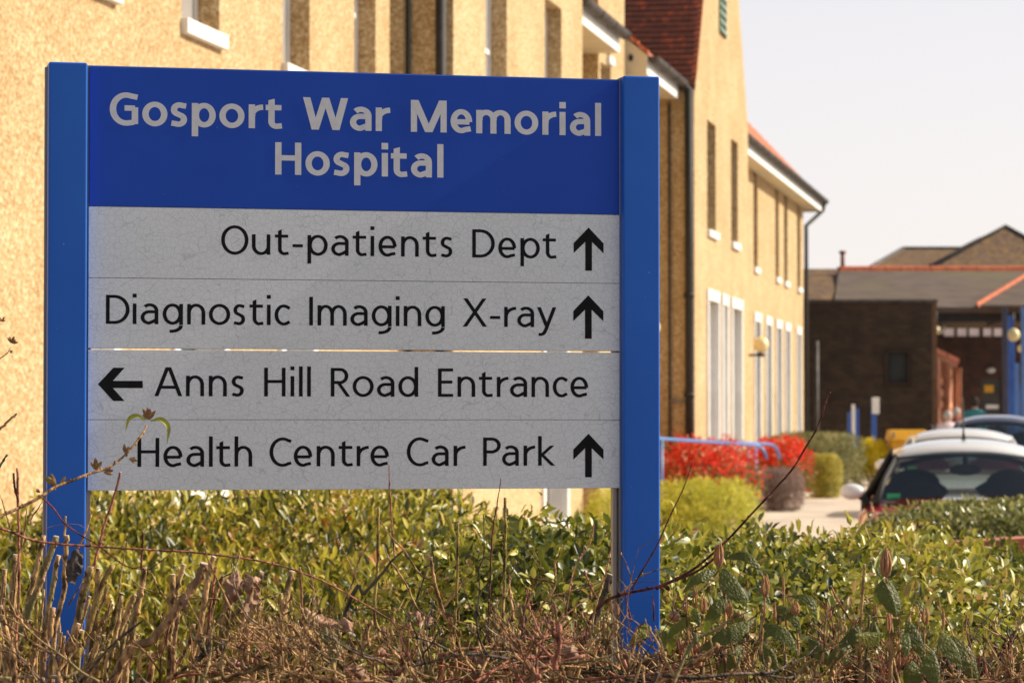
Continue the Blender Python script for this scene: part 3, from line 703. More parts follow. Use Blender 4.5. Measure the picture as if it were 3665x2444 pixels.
# louvre vent in the gable (lattice of green slats)
sa, sb = pix_s(QG2, 2576), pix_s(QG2, 2596); b = MB()
for i in range(16):
    z = 7.75 + i*.13; b.add([(QG2+.02,sa,z),(QG2+.02,sb,z),(QG2+.055,sb,z-.07),(QG2+.055,sa,z-.07)], [(0,1,2,3)]); b.box((QG2+.005,sa,z-.01),(QG2+.03,sb,z+.02))
b.box((QG2+.002, sa-.05, 7.66), (QG2+.03, sa, 9.9)); b.box((QG2+.002, sb, 7.66), (QG2+.03, sb+.05, 9.9)); B(b, 'louvre_vent', noisy('green_louvre', (.16,.26,.2), (.22,.33,.26), 8, .5))
# small brick plinth course and wall bulkheads
b = MB(); b.ellipsoid((QT+.2, sTb+.5, 6.5), (.03,.03,.06), 8, 6)
globe = None
def wall_globe(q, s, z, r, label):
    w = (Matrix.Rotation(-AL, 4, 'Z') @ Vector((q, s, 0))); o = empty('wall_lamp', (w.x, w.y, z), -AL, label, 'lamp')
    g = MB(); g.ellipsoid((.32, 0, .13), (r, r, r), 20, 14); g.build('globe', M['globe'], o)
    g = MB(); g.tube([(0,0,-.06),(.3,0,-.06)], .022, 8); g.tube([(.32,0,-.09),(.32,0,-.02)], .07, 10); g.box((-.0, -.05, -.2), (.02,.05,.08)); g.build('bracket', M['gutter'], o)
M['globe'] = noisy('yellowed_opal_globe', (.74,.60,.28), (.82,.68,.36), 3, .3)
d = P(2735, 1240, 55.3)
wall_globe(QF+.0, pix_s(-5.93, 2724), d.z-.12, .145, 'yellowed globe lamp on a bracket on the sunlit wall beside tall white windows')
wall_globe(QT, 40.15, P(2355,1172,40.6).z-.13, .12, 'cream globe lamp just showing beside the right sign post')

# ------------------------------------------------------------------ the dark brick block with slate roofs and covered entrance, square to the view
YB = 68.0
def bx(x, Y=YB): return (x-1832.5)/F*Y
def bz(y, Y=YB): return P(1832.5, y, Y).z
g0 = .45
x0, x1 = bx(2600), bx(3337)
blk = empty('brick_outbuilding', (x1-2, YB, g0), 0, 'low dark brown brick block with grey slate roof and covered entrance', 'building')
def K(mb, name, m, parent=None, **k):
    return mb.build(name, m, blk, loc=(-(x1-2), -YB, -g0), **k) if parent is None else mb.build(name, m, parent, **k)
zt = bz(1083)
wx0, wx1, wz0, wz1 = bx(3178), bx(3248), bz(1368), bz(1262)
b = MB()
def wallgrid(b, X, Z, holes, Y, th):
    xs = sorted({*X, *[h[0] for h in holes], *[h[1] for h in holes]}); zs = sorted({*Z, *[h[2] for h in holes], *[h[3] for h in holes]})
    for i in range(len(xs)-1):
        for j in range(len(zs)-1):
            cx, cz = (xs[i]+xs[i+1])/2, (zs[j]+zs[j+1])/2
            if any(h[0] < cx < h[1] and h[2] < cz < h[3] for h in holes): continue
            b.add([(xs[i],Y,zs[j]),(xs[i+1],Y,zs[j]),(xs[i+1],Y,zs[j+1]),(xs[i],Y,zs[j+1])], [(0,1,2,3)])
    for h in holes:
        b.add([(h[0],Y,h[2]),(h[1],Y,h[2]),(h[1],Y,h[3]),(h[0],Y,h[3]),(h[0],Y+th,h[2]),(h[1],Y+th,h[2]),(h[1],Y+th,h[3]),(h[0],Y+th,h[3])], [(0,4,5,1),(1,5,6,2),(2,6,7,3),(3,7,4,0)])
wallgrid(b, (x0, x1), (g0-.4, zt), [(wx0, wx1, wz0, wz1)], YB, .15)
b.add([(x0,YB,zt),(x1,YB,zt),(x1,YB+.3,zt),(x0,YB+.3,zt)], [(0,1,2,3)])
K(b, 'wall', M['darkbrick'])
b = MB(); b.box((x1-.001, YB+.002, g0-.4), (x1+.11, YB+.3, zt-.002)); K(b, 'corner_trim', noisy('brown_timber_trim', (.10,.055,.03), (.16,.09,.05), 5, .8))
b = MB(); b.box((x0, YB-.05, zt+.001), (x1+.12, YB+.35, zt+.07)); K(b, 'coping', M['gutter'])
b = MB(); b.box((wx0,YB+.13,wz0),(wx1,YB+.15,wz1)); wo = K(b, 'window', noisy('dark_window_glass', (.02,.024,.026), (.035,.04,.042), 2, .45, spec=.2)); 
b = MB(); b.box((wx0-.09,YB-.03,wz0-.09),(wx0,YB-.002,wz1+.09)); b.box((wx1,YB-.03,wz0-.09),(wx1+.09,YB-.002,wz1+.09)); b.box((wx0,YB-.03,wz1),(wx1,YB-.002,wz1+.09)); b.box((wx0,YB-.04,wz0-.09),(wx1,YB-.002,wz0)); b.build('frame', noisy('dark_brown_frame', (.035,.024,.018), (.05,.035,.027), 5, .7, spec=.1), wo)
# side wall running back from the corner, with piers; brick brightened in colour to stand in for sunlight
b = MB(); ex, ey = bx(3427, 80.5), 80.5; dirx = (ex-(x1+.05)); dy = ey-(YB+.3)
zt2 = bz(1262, 69)
def sidept(t, off=0): 
    nx, ny = dy, -dirx; l = math.hypot(nx, ny); return (x1+.05+dirx*t + nx/l*off, YB+.32+dy*t + ny/l*off)
def sidebox(b, t0, t1, za, zb, o0, o1):
    a, c = sidept(t0, o0), sidept(t1, o0); d_, e = sidept(t1, o1), sidept(t0, o1)
    b.add([(a[0],a[1],za),(c[0],c[1],za),(d_[0],d_[1],za),(e[0],e[1],za),(a[0],a[1],zb),(c[0],c[1],zb),(d_[0],d_[1],zb),(e[0],e[1],zb)], [(0,3,2,1),(4,5,6,7),(0,1,5,4),(1,2,6,5),(2,3,7,6),(3,0,4,7)])
sidebox(b, 0, 1, g0-.4, zt2, -.25, 0)
M['litbrick'] = brickmat('sun_brightened_brick', (.36,.12,.06), (.46,.17,.08), (.25,.18,.13))  # wall brick made brighter and more orange, imitating sun on it
K(b, 'side_wall', M['litbrick'])
b = MB(); sidebox(b, 0.0, .46, zt2+.001, zt2+.12, -.26, .05); sidebox(b, .5, 1, zt2+.001, zt2+.12, -.26, .05); K(b, 'brick_coping', M['orange_tile'])
for t in (.02, .33, .42, .78, .95):
    b = MB(); sidebox(b, t, t+.025, g0-.4, zt2-.15, .001, .12); K(b, 'pier', M['litbrick'])
b = MB()
for i in range(8):
    for j in range(5):
        if (i*7+j*3) % 4 == 0: continue
        sidebox(b, .08+j*.18, .08+j*.18+.08, g0+.4+i*.28, g0+.4+i*.28+.15, .001, .03)
K(b, 'trellis_bricks', noisy('sun_patch_brick', (.6,.25,.13), (.7,.35,.2), 3, .8))  # raised pale blocks suggest the sun-dappled brick lattice, light put into colour
# main slate roof, ridge tiles and vent
Ye, Yr = 70.2, 76.5
rx0, rx0b, rx1 = bx(2983, Ye), bx(3005, Yr), bx(4000, Ye)
ze, zr = bz(1100, Ye), bz(966, Yr)
b = MB(); b.add([(rx0,Ye,ze),(rx1,Ye,ze),(rx1,Yr,zr),(rx0b,Yr,zr),(rx0,Ye,ze-.12),(rx1,Ye,ze-.12),(rx1,Yr+6,ze-.1),(rx0b,Yr+6,ze-.1)], [(0,1,2,3),(4,5,1,0),(3,2,6,7),(0,3,7,4)])
rf = K(b, 'slate_roof', M['slate'])
b = MB(); n = 15; w = (rx1-rx0b)/n
for i in range(n):
    b.prism([(Yr-.2, zr-.05), (Yr-.14, zr+.06), (Yr, zr+.1), (Yr+.14, zr+.06), (Yr+.2, zr-.05)], 0, rx0b+i*w+.012, rx0b+(i+1)*w-.012)
b.tube([(rx0b-.05, Yr, zr-.03), (rx1, Yr, zr-.03)], .11, 8)
b.build('ridge_tiles', M['orange_tile'], rf)
b = MB(); px = bx(3017, Yr); b.tube([(px, Yr, zr), (px, Yr, bz(908, Yr))], .055, 8); b.tube([(px, Yr, bz(908, Yr)), (px, Yr, bz(898, Yr))], .09, 8); b.build('vent_pipe', noisy('rusty_pipe', (.18,.06,.03), (.26,.09,.05), 8, .7), rf)
# older lower roof at the left of it
Yo = 78
b = MB(); b.add([(bx(2700,70.5),70.5,bz(1083,70.5)),(rx0-.02,70.5,bz(1083,70.5)),(bx(3012,Yo),Yo,bz(962,Yo)),(bx(2700,Yo),Yo,bz(962,Yo)),(bx(2700,Yo),Yo+7,bz(1083,Yo)),(bx(3012,Yo),Yo+7,bz(1083,Yo))], [(0,1,2,3),(3,2,5,4),(1,5,2)])
K(b, 'lower_roof', M['old_slate'])
# canopy hip with orange hip tiles
Yc = 69.2
hx0, hx1 = bx(3500, Yc), bx(3900, Yc); zc = bz(1092, Yc)
b = MB(); hz = bz(972, Yc+4); hxr = bx(3700, Yc+4)
b.add([(hx0,Yc,zc),(hx1,Yc,zc),(hx1,Yc+4,hz),(hxr,Yc+4,hz),(hx0,Yc,zc-.05),(hx1,Yc,zc-.05)], [(0,1,2,3),(4,5,1,0)])
cr = K(b, 'canopy_roof', M['slate'])
b = MB(); n = 9
for i in range(n):
    p0 = Vector((hx0,Yc,zc)).lerp(Vector((hxr,Yc+4,hz)), i/n); p1 = Vector((hx0,Yc,zc)).lerp(Vector((hxr,Yc+4,hz)), (i+.985)/n); d9 = (p1-p0).normalized(); s9 = Vector((-d9.z, 0, d9.x))*.12; b.add([p0-s9+Vector((0,-.06,0)), p1-s9+Vector((0,-.06,0)), p1+s9+Vector((0,-.12,0)), p0+s9+Vector((0,-.12,0)), p0+s9*1.2, p1+s9*1.2, p0-s9*1.2, p1-s9*1.2], [(0,1,2,3),(3,2,5,4),(6,7,1,0),(0,3,4,6),(1,7,5,2)])
b.build('hip_tiles', M['orange_tile'], cr)
# beams, back wall, clerestory, columns
dark = noisy('dark_stained_timber', (.018,.014,.013), (.03,.024,.02), 4, .7)
b = MB(); b.box((x1+.12, Ye+.1, ze-.34), (rx1, Ye+.4, ze-.13)); 
for i in range(9): b.box((x1+.6+i*1.6, Ye+.4, ze-.3), (x1+.7+i*1.6, 74, ze-.15))
K(b, 'roof_beam', dark)
b = MB(); b.add([(x1+.12,Ye+.12,ze-.12),(rx1,Ye+.12,ze-.12),(rx1,84,ze+.7),(x1-3,84,ze+.7)], [(0,1,2,3)]); K(b, 'ceiling', dark)
Yw = 84.0
dx0, dx1, dzt = bx(3512,Yw), bx(3585,Yw), bz(1352,Yw)
cl0, cl1 = bz(1203, Yw), bz(1170, Yw)
holes = [(bx(a,Yw), bx(c,Yw), cl0, cl1) for a, c in ((3380,3418),(3427,3463),(3470,3508),(3520,3552),(3558,3598),(3612,3650),(3656,3700))]
b = MB(); wallgrid(b, (x1-3, rx1), (0, ze+.68), holes + [(dx0, dx1, g0, dzt)], Yw, .3); K(b, 'back_wall', brickmat('shade_darkened_brick', (.055,.022,.016), (.085,.034,.022), (.05,.04,.035)))  # brick colour darkened for the shade under the canopy
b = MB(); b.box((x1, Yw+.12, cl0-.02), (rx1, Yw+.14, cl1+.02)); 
m_, nt_, b_ = mat('glowing_clerestory'); b_.inputs['Base Color'].default_value = (.7,.6,.56,1); b_.inputs['Emission Color'].default_value = (.62,.46,.42,1); b_.inputs['Emission Strength'].default_value = .3  # panes glow by emission in place of daylight coming through
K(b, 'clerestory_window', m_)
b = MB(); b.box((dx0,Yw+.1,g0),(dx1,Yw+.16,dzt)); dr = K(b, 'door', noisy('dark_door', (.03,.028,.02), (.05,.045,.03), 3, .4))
b = MB(); b.box((dx0+.1,Yw+.085,bz(1404,Yw)),(dx0+.36,Yw+.099,bz(1378,Yw))); b.build('yellow_notice', M['yellow'], dr)
b = MB(); b.box((dx0+.14,Yw+.085,bz(1462,Yw)),(dx0+.5,Yw+.099,bz(1448,Yw))); b.build('white_notice', M['white'], dr)
def column(x, Y, r, m, zb=None):
    b = MB(); X = bx(x, Y); b.box((X-r, Y-r, g0-.1), (X+r, Y+r, zb or bz(1100,Y)));
    return K(b, 'column', m, bevel=.01)
column(3597, 66, .055, noisy('dark_slate_blue_paint', (.03,.035,.07), (.045,.05,.09), 5, .5)); column(3619, 67, .075, M['blue2'], bz(1130,67)); column(3634, 70, .08, M['blue'], bz(1300,70)); column(3652, 72, .07, M['blue2'], bz(1380,72)); column(3664, 65.5, .05, M['blue'])
# lamps under the canopy
def pendant(x, y, Y, r, label, m='globe'):
    p = P(x, y, Y); o = empty('canopy_lamp', (p.x, p.y, p.z), 0, label, 'lamp')
    b = MB(); b.ellipsoid((0,0,0), (r,r,r*1.05), 16, 12); b.build('globe', M[m], o)
    b = MB(); b.tube([(0,0,r*.9),(0,0,r+.35)], .02, 6); b.build('stem', M['gutter'], o)
pendant(3352, 1182, 69, .09, 'glowing white globe lamp at the dark block corner under the canopy', 'globe'); pendant(3367, 1176, 72, .13, 'dim pale globe lamp second from the dark block corner under the canopy', 'frame')
pendant(3628, 1198, 66.3, .14, 'cream globe lamp between the blue canopy columns'); pendant(3654, 1247, 66, .08, 'small cream lamp low beside the rightmost blue column')
b = MB(); b.ellipsoid((0,0,0), (.13,.1,.08), 12, 8); o = b.build('bulkhead_light', M['frame'], None, loc=P(3546,1325,83.85)); tag(o, 'small oval bulkhead light above the dark entrance door', 'light')

# farther building with lichened hipped slate roofs
Yf = 105.0
fb = empty('distant_building', (bx(3500,Yf), Yf, .4), 0, 'far building whose lichened hipped slate roofs rise behind the orange ridge', 'building')
def Q(x, y, Y): p = P(x, y, Y); return (p.x, p.y, p.z)
def D(mb, name, m): return mb.build(name, m, fb, loc=(-bx(3500,Yf), -Yf, -.4))
b = MB(); b.box((bx(3090,Yf), Yf+.2, .3), (bx(4200,Yf), Yf+14, Q(3100,975,Yf)[2])); D(b, 'wall', M['darkbrick'])
b = MB(); a0 = Q(3085,975,Yf); a1 = Q(3232,891,Yf+6); a2 = Q(3700,891,Yf+6); a3 = Q(4300,975,Yf); 
b.add([a0, a1, a2, a3, (a0[0],Yf+12,a0[2]), (a3[0],Yf+12,a3[2])], [(0,3,2,1),(0,1,4),(1,2,5,4),(0,4,5,3)]); r1 = D(b, 'roof', M['old_slate'])
b = MB(); b.tube([a1, a2], .09, 6); b.tube([a0, a1], .09, 6); b.build('ridge_tiles', M['gutter'], r1)
b = MB(); Yg = Yf-1.0; c0 = Q(3420,911,Yg); c1 = Q(3600,812,Yg+5); c2 = Q(3760,900,Yg); d0 = Q(3440,980,Yg-2); d2 = Q(3800,980,Yg-2)
b.add([(c0[0]-.9,Yg,c0[2]-.5), c1, (c2[0]+1,Yg,c2[2]-.6), (c1[0],Yg+12,c1[2]-.0), (c0[0]-.9,Yg+13,c0[2]-.5), (c2[0]+1,Yg+13,c2[2]-.6)], [(0,2,1),(0,1,3,4),(1,2,5,3)]); r2 = D(b, 'roof', M['old_slate'])
b = MB(); b.tube([(c0[0]-.9,Yg,c0[2]-.45), c1, (c2[0]+1,Yg,c2[2]-.55)], .1, 6); b.build('hip_tiles', M['gutter'], r2)
# ------------------------------------------------------------------ ground
b = MB(); b.add([(-300,-40,-.02),(300,-40,-.02),(300,35,-.02),(-300,35,-.02),(300,70,.48),(-300,70,.48),(300,600,.48),(-300,600,.48)], [(0,1,2,3),(3,2,4,5),(5,4,6,7)])
tag(b.build('ground', M['asphalt']), kind='structure')
b = MB(); b.add([(-8,16,-.016),(9,16,-.016),(11,35,-.016),(-3,35,-.016),(16,70,.484),(2,70,.484),(30,84,.484),(6,84,.484)], [(0,1,2,3),(3,2,4,5),(5,4,6,7)])
tag(b.build('pavement', M['concrete']), kind='structure')
b = MB(); b.add([(-8,3,-.012),(8,3,-.012),(8,15.8,-.012),(-8,15.8,-.012)], [(0,1,2,3)])
tag(b.build('planting_bed', M['soil']), kind='structure')
# low orange brick wall at the right between the hedges
b = MB(); pa = P(3420, 1985, 13.2); pb = P(3900, 1885, 13.9)
b.prism([(pa.x, 0), (pb.x+2.4, 0), (pb.x+2.4, pb.z+.02), (pb.x, pb.z), (pa.x+.02, pa.z+.055)], 1, 0, .22)
o = b.build('brick_wall', M['orangebrick'], None, loc=(0, 13.2, 0)); tag(o, 'low orange brick wall top between two hedges at the right', 'wall')

# ------------------------------------------------------------------ cars
def paint(name, c, rough=.25, coat=1.0): return noisy(name, tuple(x*.95 for x in c), c, 2, rough, coat=coat)
M['carwhite'] = paint('white_car_paint', (.80,.79,.78)); M['carred'] = paint('red_car_paint', (.50,.012,.018)); M['cardark'] = paint('blue_grey_car_paint', (.10,.11,.16))
M['rubber'] = noisy('black_rubber', (.015,.015,.016), (.025,.025,.026), 10, .7); M['interior'] = noisy('dark_interior', (.02,.025,.035), (.035,.04,.05), 6, .8)
M['carglass'] = clearglass('car_glass', (.50,.58,.55)); M['darkglass'] = clearglass('dark_car_glass', (.12,.14,.14))
def car(name, loc, rz, s, body, roof, pillar, label, L=3.65, H=1.41, W=.84, mini=True):
    """small hatchback; x across, y along with the nose at -y; s scales"""
    root = empty(name, loc, rz, label, 'car', None); root.scale = (s, s, s)
    hl = L/2
    # lower body: stations along y, each a rounded half profile
    st = [(-hl, .60, .30, .62), (-hl+.10, .76, .24, .74), (-hl+.45, W-.02, .2, .84), (-.72, W, .2, .93), (-.2, W, .2, .95), (.6, W, .2, .97), (hl-.3, W-.02, .22, .98), (hl-.08, .74, .28, .93), (hl, .62, .36, .80)]
    b = MB(); prof = []
    for y, w, zl, zh in st:
        ring = [(-w*.92, zl), (-w, zl+.12), (-w, zh-.22), (-w*.95, zh-.06), (-w*.84, zh), (-w*.4, zh+.025), (w*.4, zh+.025), (w*.84, zh), (w*.95, zh-.06), (w, zh-.22), (w, zl+.12), (w*.92, zl)]
        prof.append([(x, y, z) for x, z in ring])
    n = 12; vs = [p for r_ in prof for p in r_]
    fs = [(i*n+k, (i+1)*n+k, (i+1)*n+(k+1) % n, i*n+(k+1) % n) for i in range(len(st)-1) for k in range(n)] + [tuple(range(n)), tuple(reversed(range((len(st)-1)*n, len(st)*n)))]
    b.add(vs, fs, 0, True); bo = b.build('body', M[body], root)
    sb = bo.modifiers.new('s', 'SUBSURF'); sb.levels = 1; sb.render_levels = 2
    # roof: domed shell
    zr = H; y0, y1 = -.28, hl-.38; wr = .545
    b = MB(); nx, ny = 12, 8; vs = []
    for lay in (0, 1):
        for j in range(ny+1):
            v = j/ny; y = y0 + (y1-y0)*v
            for i in range(nx+1):
                u = i/nx*2-1
                w = wr*(1 - .06*v); z = zr - .085*abs(u)**2.6 - .085*(1-min(1, v*3.2))**2 - .06*max(0, (v-.7)/.3)**2 
                yy = y - .05*(1-u*u)*(1-v)
                vs.append((u*w*1.02, yy, z - .035*lay))
    m_ = (nx+1)*(ny+1); fs = []
    for j in range(ny):
        for i in range(nx):
            a = j*(nx+1)+i; fs.append((a, a+1, a+nx+2, a+nx+1)); fs.append((m_+a, m_+a+nx+1, m_+a+nx+2, m_+a+1))
    ed = [i for i in range(nx+1)] + [j*(nx+1)+nx for j in range(1, ny+1)] + [ny*(nx+1)+i for i in range(nx-1, -1, -1)] + [j*(nx+1) for j in range(ny-1, 0, -1)]
    for a, c in zip(ed, ed[1:]+ed[:1]): fs.append((a, m_+a, m_+c, c))
    b.add(vs, fs, 0, True); ro = b.build('roof', M[roof], root)
    # pillars
    zb = .945; b = MB()
    for sg in (-1, 1):
        A = Vector((sg*.53, y0+.0, zr-.15)); Bp = Vector((sg*.685, -.80, zb-.03))
        b.tube([A, (A+Bp)/2+Vector((sg*.012,-.012,.012)), Bp], [.018,.022,.03], 8)
        A2 = Vector((sg*.52, y1-.05, zr-.15)); B2 = Vector((sg*.72, hl-.2, zb)); b.tube([A2, B2], .05, 8)
        b.tube([Vector((sg*.545, .45, zr-.1)), Vector((sg*.76, .47, zb))], .03, 8)
        b.tube([A, Vector((sg*.545,.45,zr-.1)), A2], .022, 8)
    b.build('pillar', M[pillar], root)
    # glass
    def pan(p, mi='carglass', nm='windscreen', bulge=.06, parent=root, nseg=8):
        g = MB(); TL, TR, BR, BL = [Vector(q) for q in p]; vs = []
        for j in range(5):
            v = j/4
            for i in range(nseg+1):
                u = i/nseg; q = TL.lerp(TR, u).lerp(BL.lerp(BR, u), v); nn = (TR-TL).cross(BL-TL).normalized()
                vs.append(q + nn*bulge*(1-(2*u-1)**2))
        g.add(vs, [(j*(nseg+1)+i, j*(nseg+1)+i+1, (j+1)*(nseg+1)+i+1, (j+1)*(nseg+1)+i) for j in range(4) for i in range(nseg)], 0, True)
        return g.build(nm, M[mi], parent)
    ws = pan([(-.50,y0-.02,zr-.135),(.50,y0-.02,zr-.135),(.66,-.79,zb-.01),(-.66,-.79,zb-.01)], bulge=-.05)
    g = MB(); g.tube([(-.6,-.87,zb-.035),(-.3,-.93,zb-.03),(0,-.95,zb-.03),(.3,-.93,zb-.03),(.6,-.87,zb-.035)], .022, 6); g.build('scuttle', M['rubber'], root)
    g = MB(); g.tube([(-.52,y0-.02,zr-.15),(-.2,y0-.06,zr-.122),(.2,y0-.06,zr-.122),(.52,y0-.02,zr-.15)], .010, 6); g.build('windscreen_seal', M['rubber'], root)
    pan([(-.47,y1+.03,zr-.2),(.47,y1+.03,zr-.2),(.60,hl-.1,zb+.02),(-.60,hl-.1,zb+.02)], nm='rear_window', bulge=.03)
    for sg in (-1, 1): pan([(sg*.55,y0+.03,zr-.12),(sg*.55,y1-.1,zr-.16),(sg*.72,hl-.35,zb+.0),(sg*.685,-.7,zb-.0)], nm='side_window', bulge=0, mi='darkglass')
    # mirrors
    for sg in (-1, 1):
        g = MB(); g.ellipsoid((sg*.865, -.58, 1.01), (.095,.055,.062), 16, 10); mo = g.build('door_mirror', M[roof], root)
        g = MB(); g.tube([(sg*.79,-.55,.98),(sg*.765,-.52,.93),(sg*.74,-.5,.88)], [.03,.028,.04], 8); g.ellipsoid((sg*.805,-.555,1.005),(.035,.054,.058),10,8); g.build('mirror_arm', M['rubber'], mo)
    # interior
    g = MB()
    for sg in (-1, 1):
        g.ellipsoid((sg*.38,.32,.80),(.33,.13,.33),16,12); g.ellipsoid((sg*.38,.34,1.06),(.20,.08,.11),16,10); g.box((sg*.80-.04,-.3,.6),(sg*.80+.0,1.2,.97)) if sg > 0 else g.box((-.80,-.3,.6),(-.76,1.2,.97))
        g.ellipsoid((sg*.36,1.05,.80),(.34,.12,.30),12,8)
    g.build('seat', M['interior'], root)
    g = MB(); g.add([(u*.5, y0+.05+(y1-y0-.1)*v, zr-.075-.1*abs(u)**2.4-.06*(v < .1)) for v in (0,.12,.5,1) for u in (-1,-.6,0,.6,1)], [(j*5+i, j*5+i+1, j*5+i+6, j*5+i+5) for j in range(3) for i in range(4)], 0, True); g.build('headlining', M['interior'], root)
    g = MB(); g.box((-.66,-.75,.72),(.66,-.42,.90)); g.ellipsoid((-.34,-.44,.9),(.2,.12,.05)); g.build('dashboard', M['interior'], root)
    g = MB(); pts = [(-.34+.18*math.cos(t), -.30+.05*math.sin(t), .90+.17*math.sin(t)) for t in [i*math.pi/12 for i in range(25)]]; g.tube(pts, .016, 6, cap=False); g.tube([(-.5,-.31,.9),(-.18,-.31,.9)], .018, 6); g.build('steering_wheel', M['rubber'], root)
    g = MB(); g.ellipsoid((0,y0-.03,zr-.235),(.125,.02,.045),16,8); g.tube([(0,y0-.01,zr-.20),(0,y0-.0,zr-.12)], .02, 6); g.build('interior_mirror', M['rubber'], root)
    g = MB(); g.tube([(.0,.12,zr-.01),(.0,.14,zr+.05),(.0,.2,zr+.33)], [.02,.008,.003], 6) if mini else g.ellipsoid((0,.9,zr-.02),(.02,.06,.03),8,6); g.build('aerial', M['rubber'], root)
    g = MB(); g.box((-.60,-.765,.955),(-.50,-.76,1.0)); g.build('windscreen_sticker', noisy('green_sticker', (.02,.35,.15),(.04,.42,.2),9,.4), ws)
    for sg in (-1, 1):
        g = MB(); g.ellipsoid((sg*.56,-hl+.14,.66),(.13,.08,.12),16,10); g.build('headlight', M['frame'], root)
        for y in (-hl+.65, hl-.62):
            g = MB(); g.tube([(sg*(W-.19),y,.3),(sg*(W+.015),y,.3)], .3, 22); w_ = g.build('wheel', M['rubber'], root)
            g = MB(); g.tube([(sg*(W+.016),y,.3),(sg*(W+.02),y,.3)], .19, 16); g.build('rim', M['grey_metal'], w_)
    g = MB(); g.box((-.26,-hl-.02,.4),(.26,-hl+.02,.5)); g.build('number_plate', M['white'], root)
    g = MB(); g.box((-.4,-hl-.015,.55),(.4,-hl+.06,.68)); g.build('grille', M['rubber'], root)
    return root
car('small_hatchback', (3.60, 23.8, 0), R(-7), 1.02, 'carred', 'carwhite', 'rubber', 'red hatchback with white roof and white mirrors parked behind the hedge')
car('parked_car', (5.34, 35.5, .0), R(-7), 1.07, 'carwhite', 'carwhite', 'carwhite', 'white car whose roof shows behind the red hatchback', mini=False)
car('parked_car', (7.55, 46.5, .17), R(-8), 1.09, 'cardark', 'cardark', 'cardark', 'dark blue grey car farthest back in the row of parked cars', mini=False)

# ------------------------------------------------------------------ handrails
def rail(name, pts, posts, label, r=.024):
    p0 = pts[0]; root = empty(name, (posts[-1][0], posts[-1][1], ground_z(posts[-1][1])), 0, label, 'handrail', 'blue tubular handrails by the red shrubs'); L = Vector(root.location)
    b = MB(); b.tube([p - L for p in catmull(pts, 6)], r, 10); b.build('top_rail', M['blue'], root)
    for X, Y, z in posts:
        b = MB(); b.tube([Vector((X, Y, ground_z(Y)-.05)) - L, Vector((X, Y, z)) - L], r, 10); b.build('rail_post', M['blue'], root)
A = P(2290, 1566, 39.2); Bq = P(2368, 1570, 40.2); c1 = P(2520, 1580, 42.0); d1 = P(2677, 1591, 43.8); e1 = P(2715, 1597, 44.1); f1 = P(2736, 1618, 44.15); g1 = P(2742, 1640, 44.2)
rail('handrail', [A, Bq, c1, d1, e1, f1, g1], [(Bq.x, Bq.y, Bq.z), (d1.x, d1.y, d1.z)], 'nearer blue tubular handrail with hooked end in front of the red shrub')
A = P(2560, 1578, 43.6); d2 = P(2700, 1587, 45.6); e2 = P(2755, 1590, 46.3); f2 = P(2780, 1608, 46.5); g2 = P(2790, 1640, 46.6)
rail('handrail', [A, d2, e2, f2, g2], [(d2.x+.02, d2.y, d2.z)], 'second blue handrail with hooked end just beyond the nearer one')

# ------------------------------------------------------------------ yellow grit bin, sign posts
p = P(3244, 1537, 60); zg = ground_z(60)
bn = empty('grit_bin', (p.x, 60, zg), 0, 'yellow grit bin with overhanging lid beside the dark brick wall', 'bin'); w = .39; zt_ = p.z - zg
b = MB(); 
def frus(b, z0, z1, w0, d0, w1, d1): b.add([(-w0,-d0,z0),(w0,-d0,z0),(w0,d0,z0),(-w0,d0,z0),(-w1,-d1,z1),(w1,-d1,z1),(w1,d1,z1),(-w1,d1,z1)], [(0,3,2,1),(4,5,6,7),(0,1,5,4),(1,2,6,5),(2,3,7,6),(3,0,4,7)])
frus(b, 0, zt_-.22, w*.62, .25, w*.88, .33); b.build('tub', M['yellow'], bn, bevel=.02)
b = MB(); frus(b, zt_-.22, zt_, w*1.0, .38, w*.93, .2); b.build('lid', M['yellow'], bn, bevel=.02)
b = MB(); 
for sg in (-1, 1): b.box((sg*w*.78-.025,-.36,zt_-.16),(sg*w*.78+.025,-.30,zt_-.05))
b.build('lid_clip', M['grey_metal'], bn)
def signpost(x, ytop, Y, wpx, label, blade=None, m='blue2', name='sign_post'):
    p = P(x, ytop, Y); root = empty(name, (p.x, p.y, ground_z(Y)), 0, label, 'sign post', 'blue sign posts by the dark brick wall'); h = p.z-ground_z(Y); w = wpx/F*Y/2
    b = MB(); b.box((-w, -.04, 0), (w, .04, h)); b.build('post', M[m], root, bevel=.01)
    if blade:
        xo, w2, z0, z1, mm = blade; b = MB(); b.box((xo-w2, -.07, h-z1), (xo+w2, -.042, h-z0)); b.build('sign_plate', M[mm], root, bevel=.008)
    return root
signpost(3040, 1475, 62.5, 13, 'short blue post with pale marks, leftmost by the dark wall')
signpost(3053, 1447, 62, 13, 'narrow white faced sign on edge between two short blue posts', (0, .032, .0, 1.2, 'white'))
signpost(3067, 1462, 63, 12, 'short blue post right beside the narrow white sign')
signpost(3127, 1425, 63.5, 17, 'blue post carrying a small white box near the yellow bin', (.035, .075, -.02, .33, 'white'))

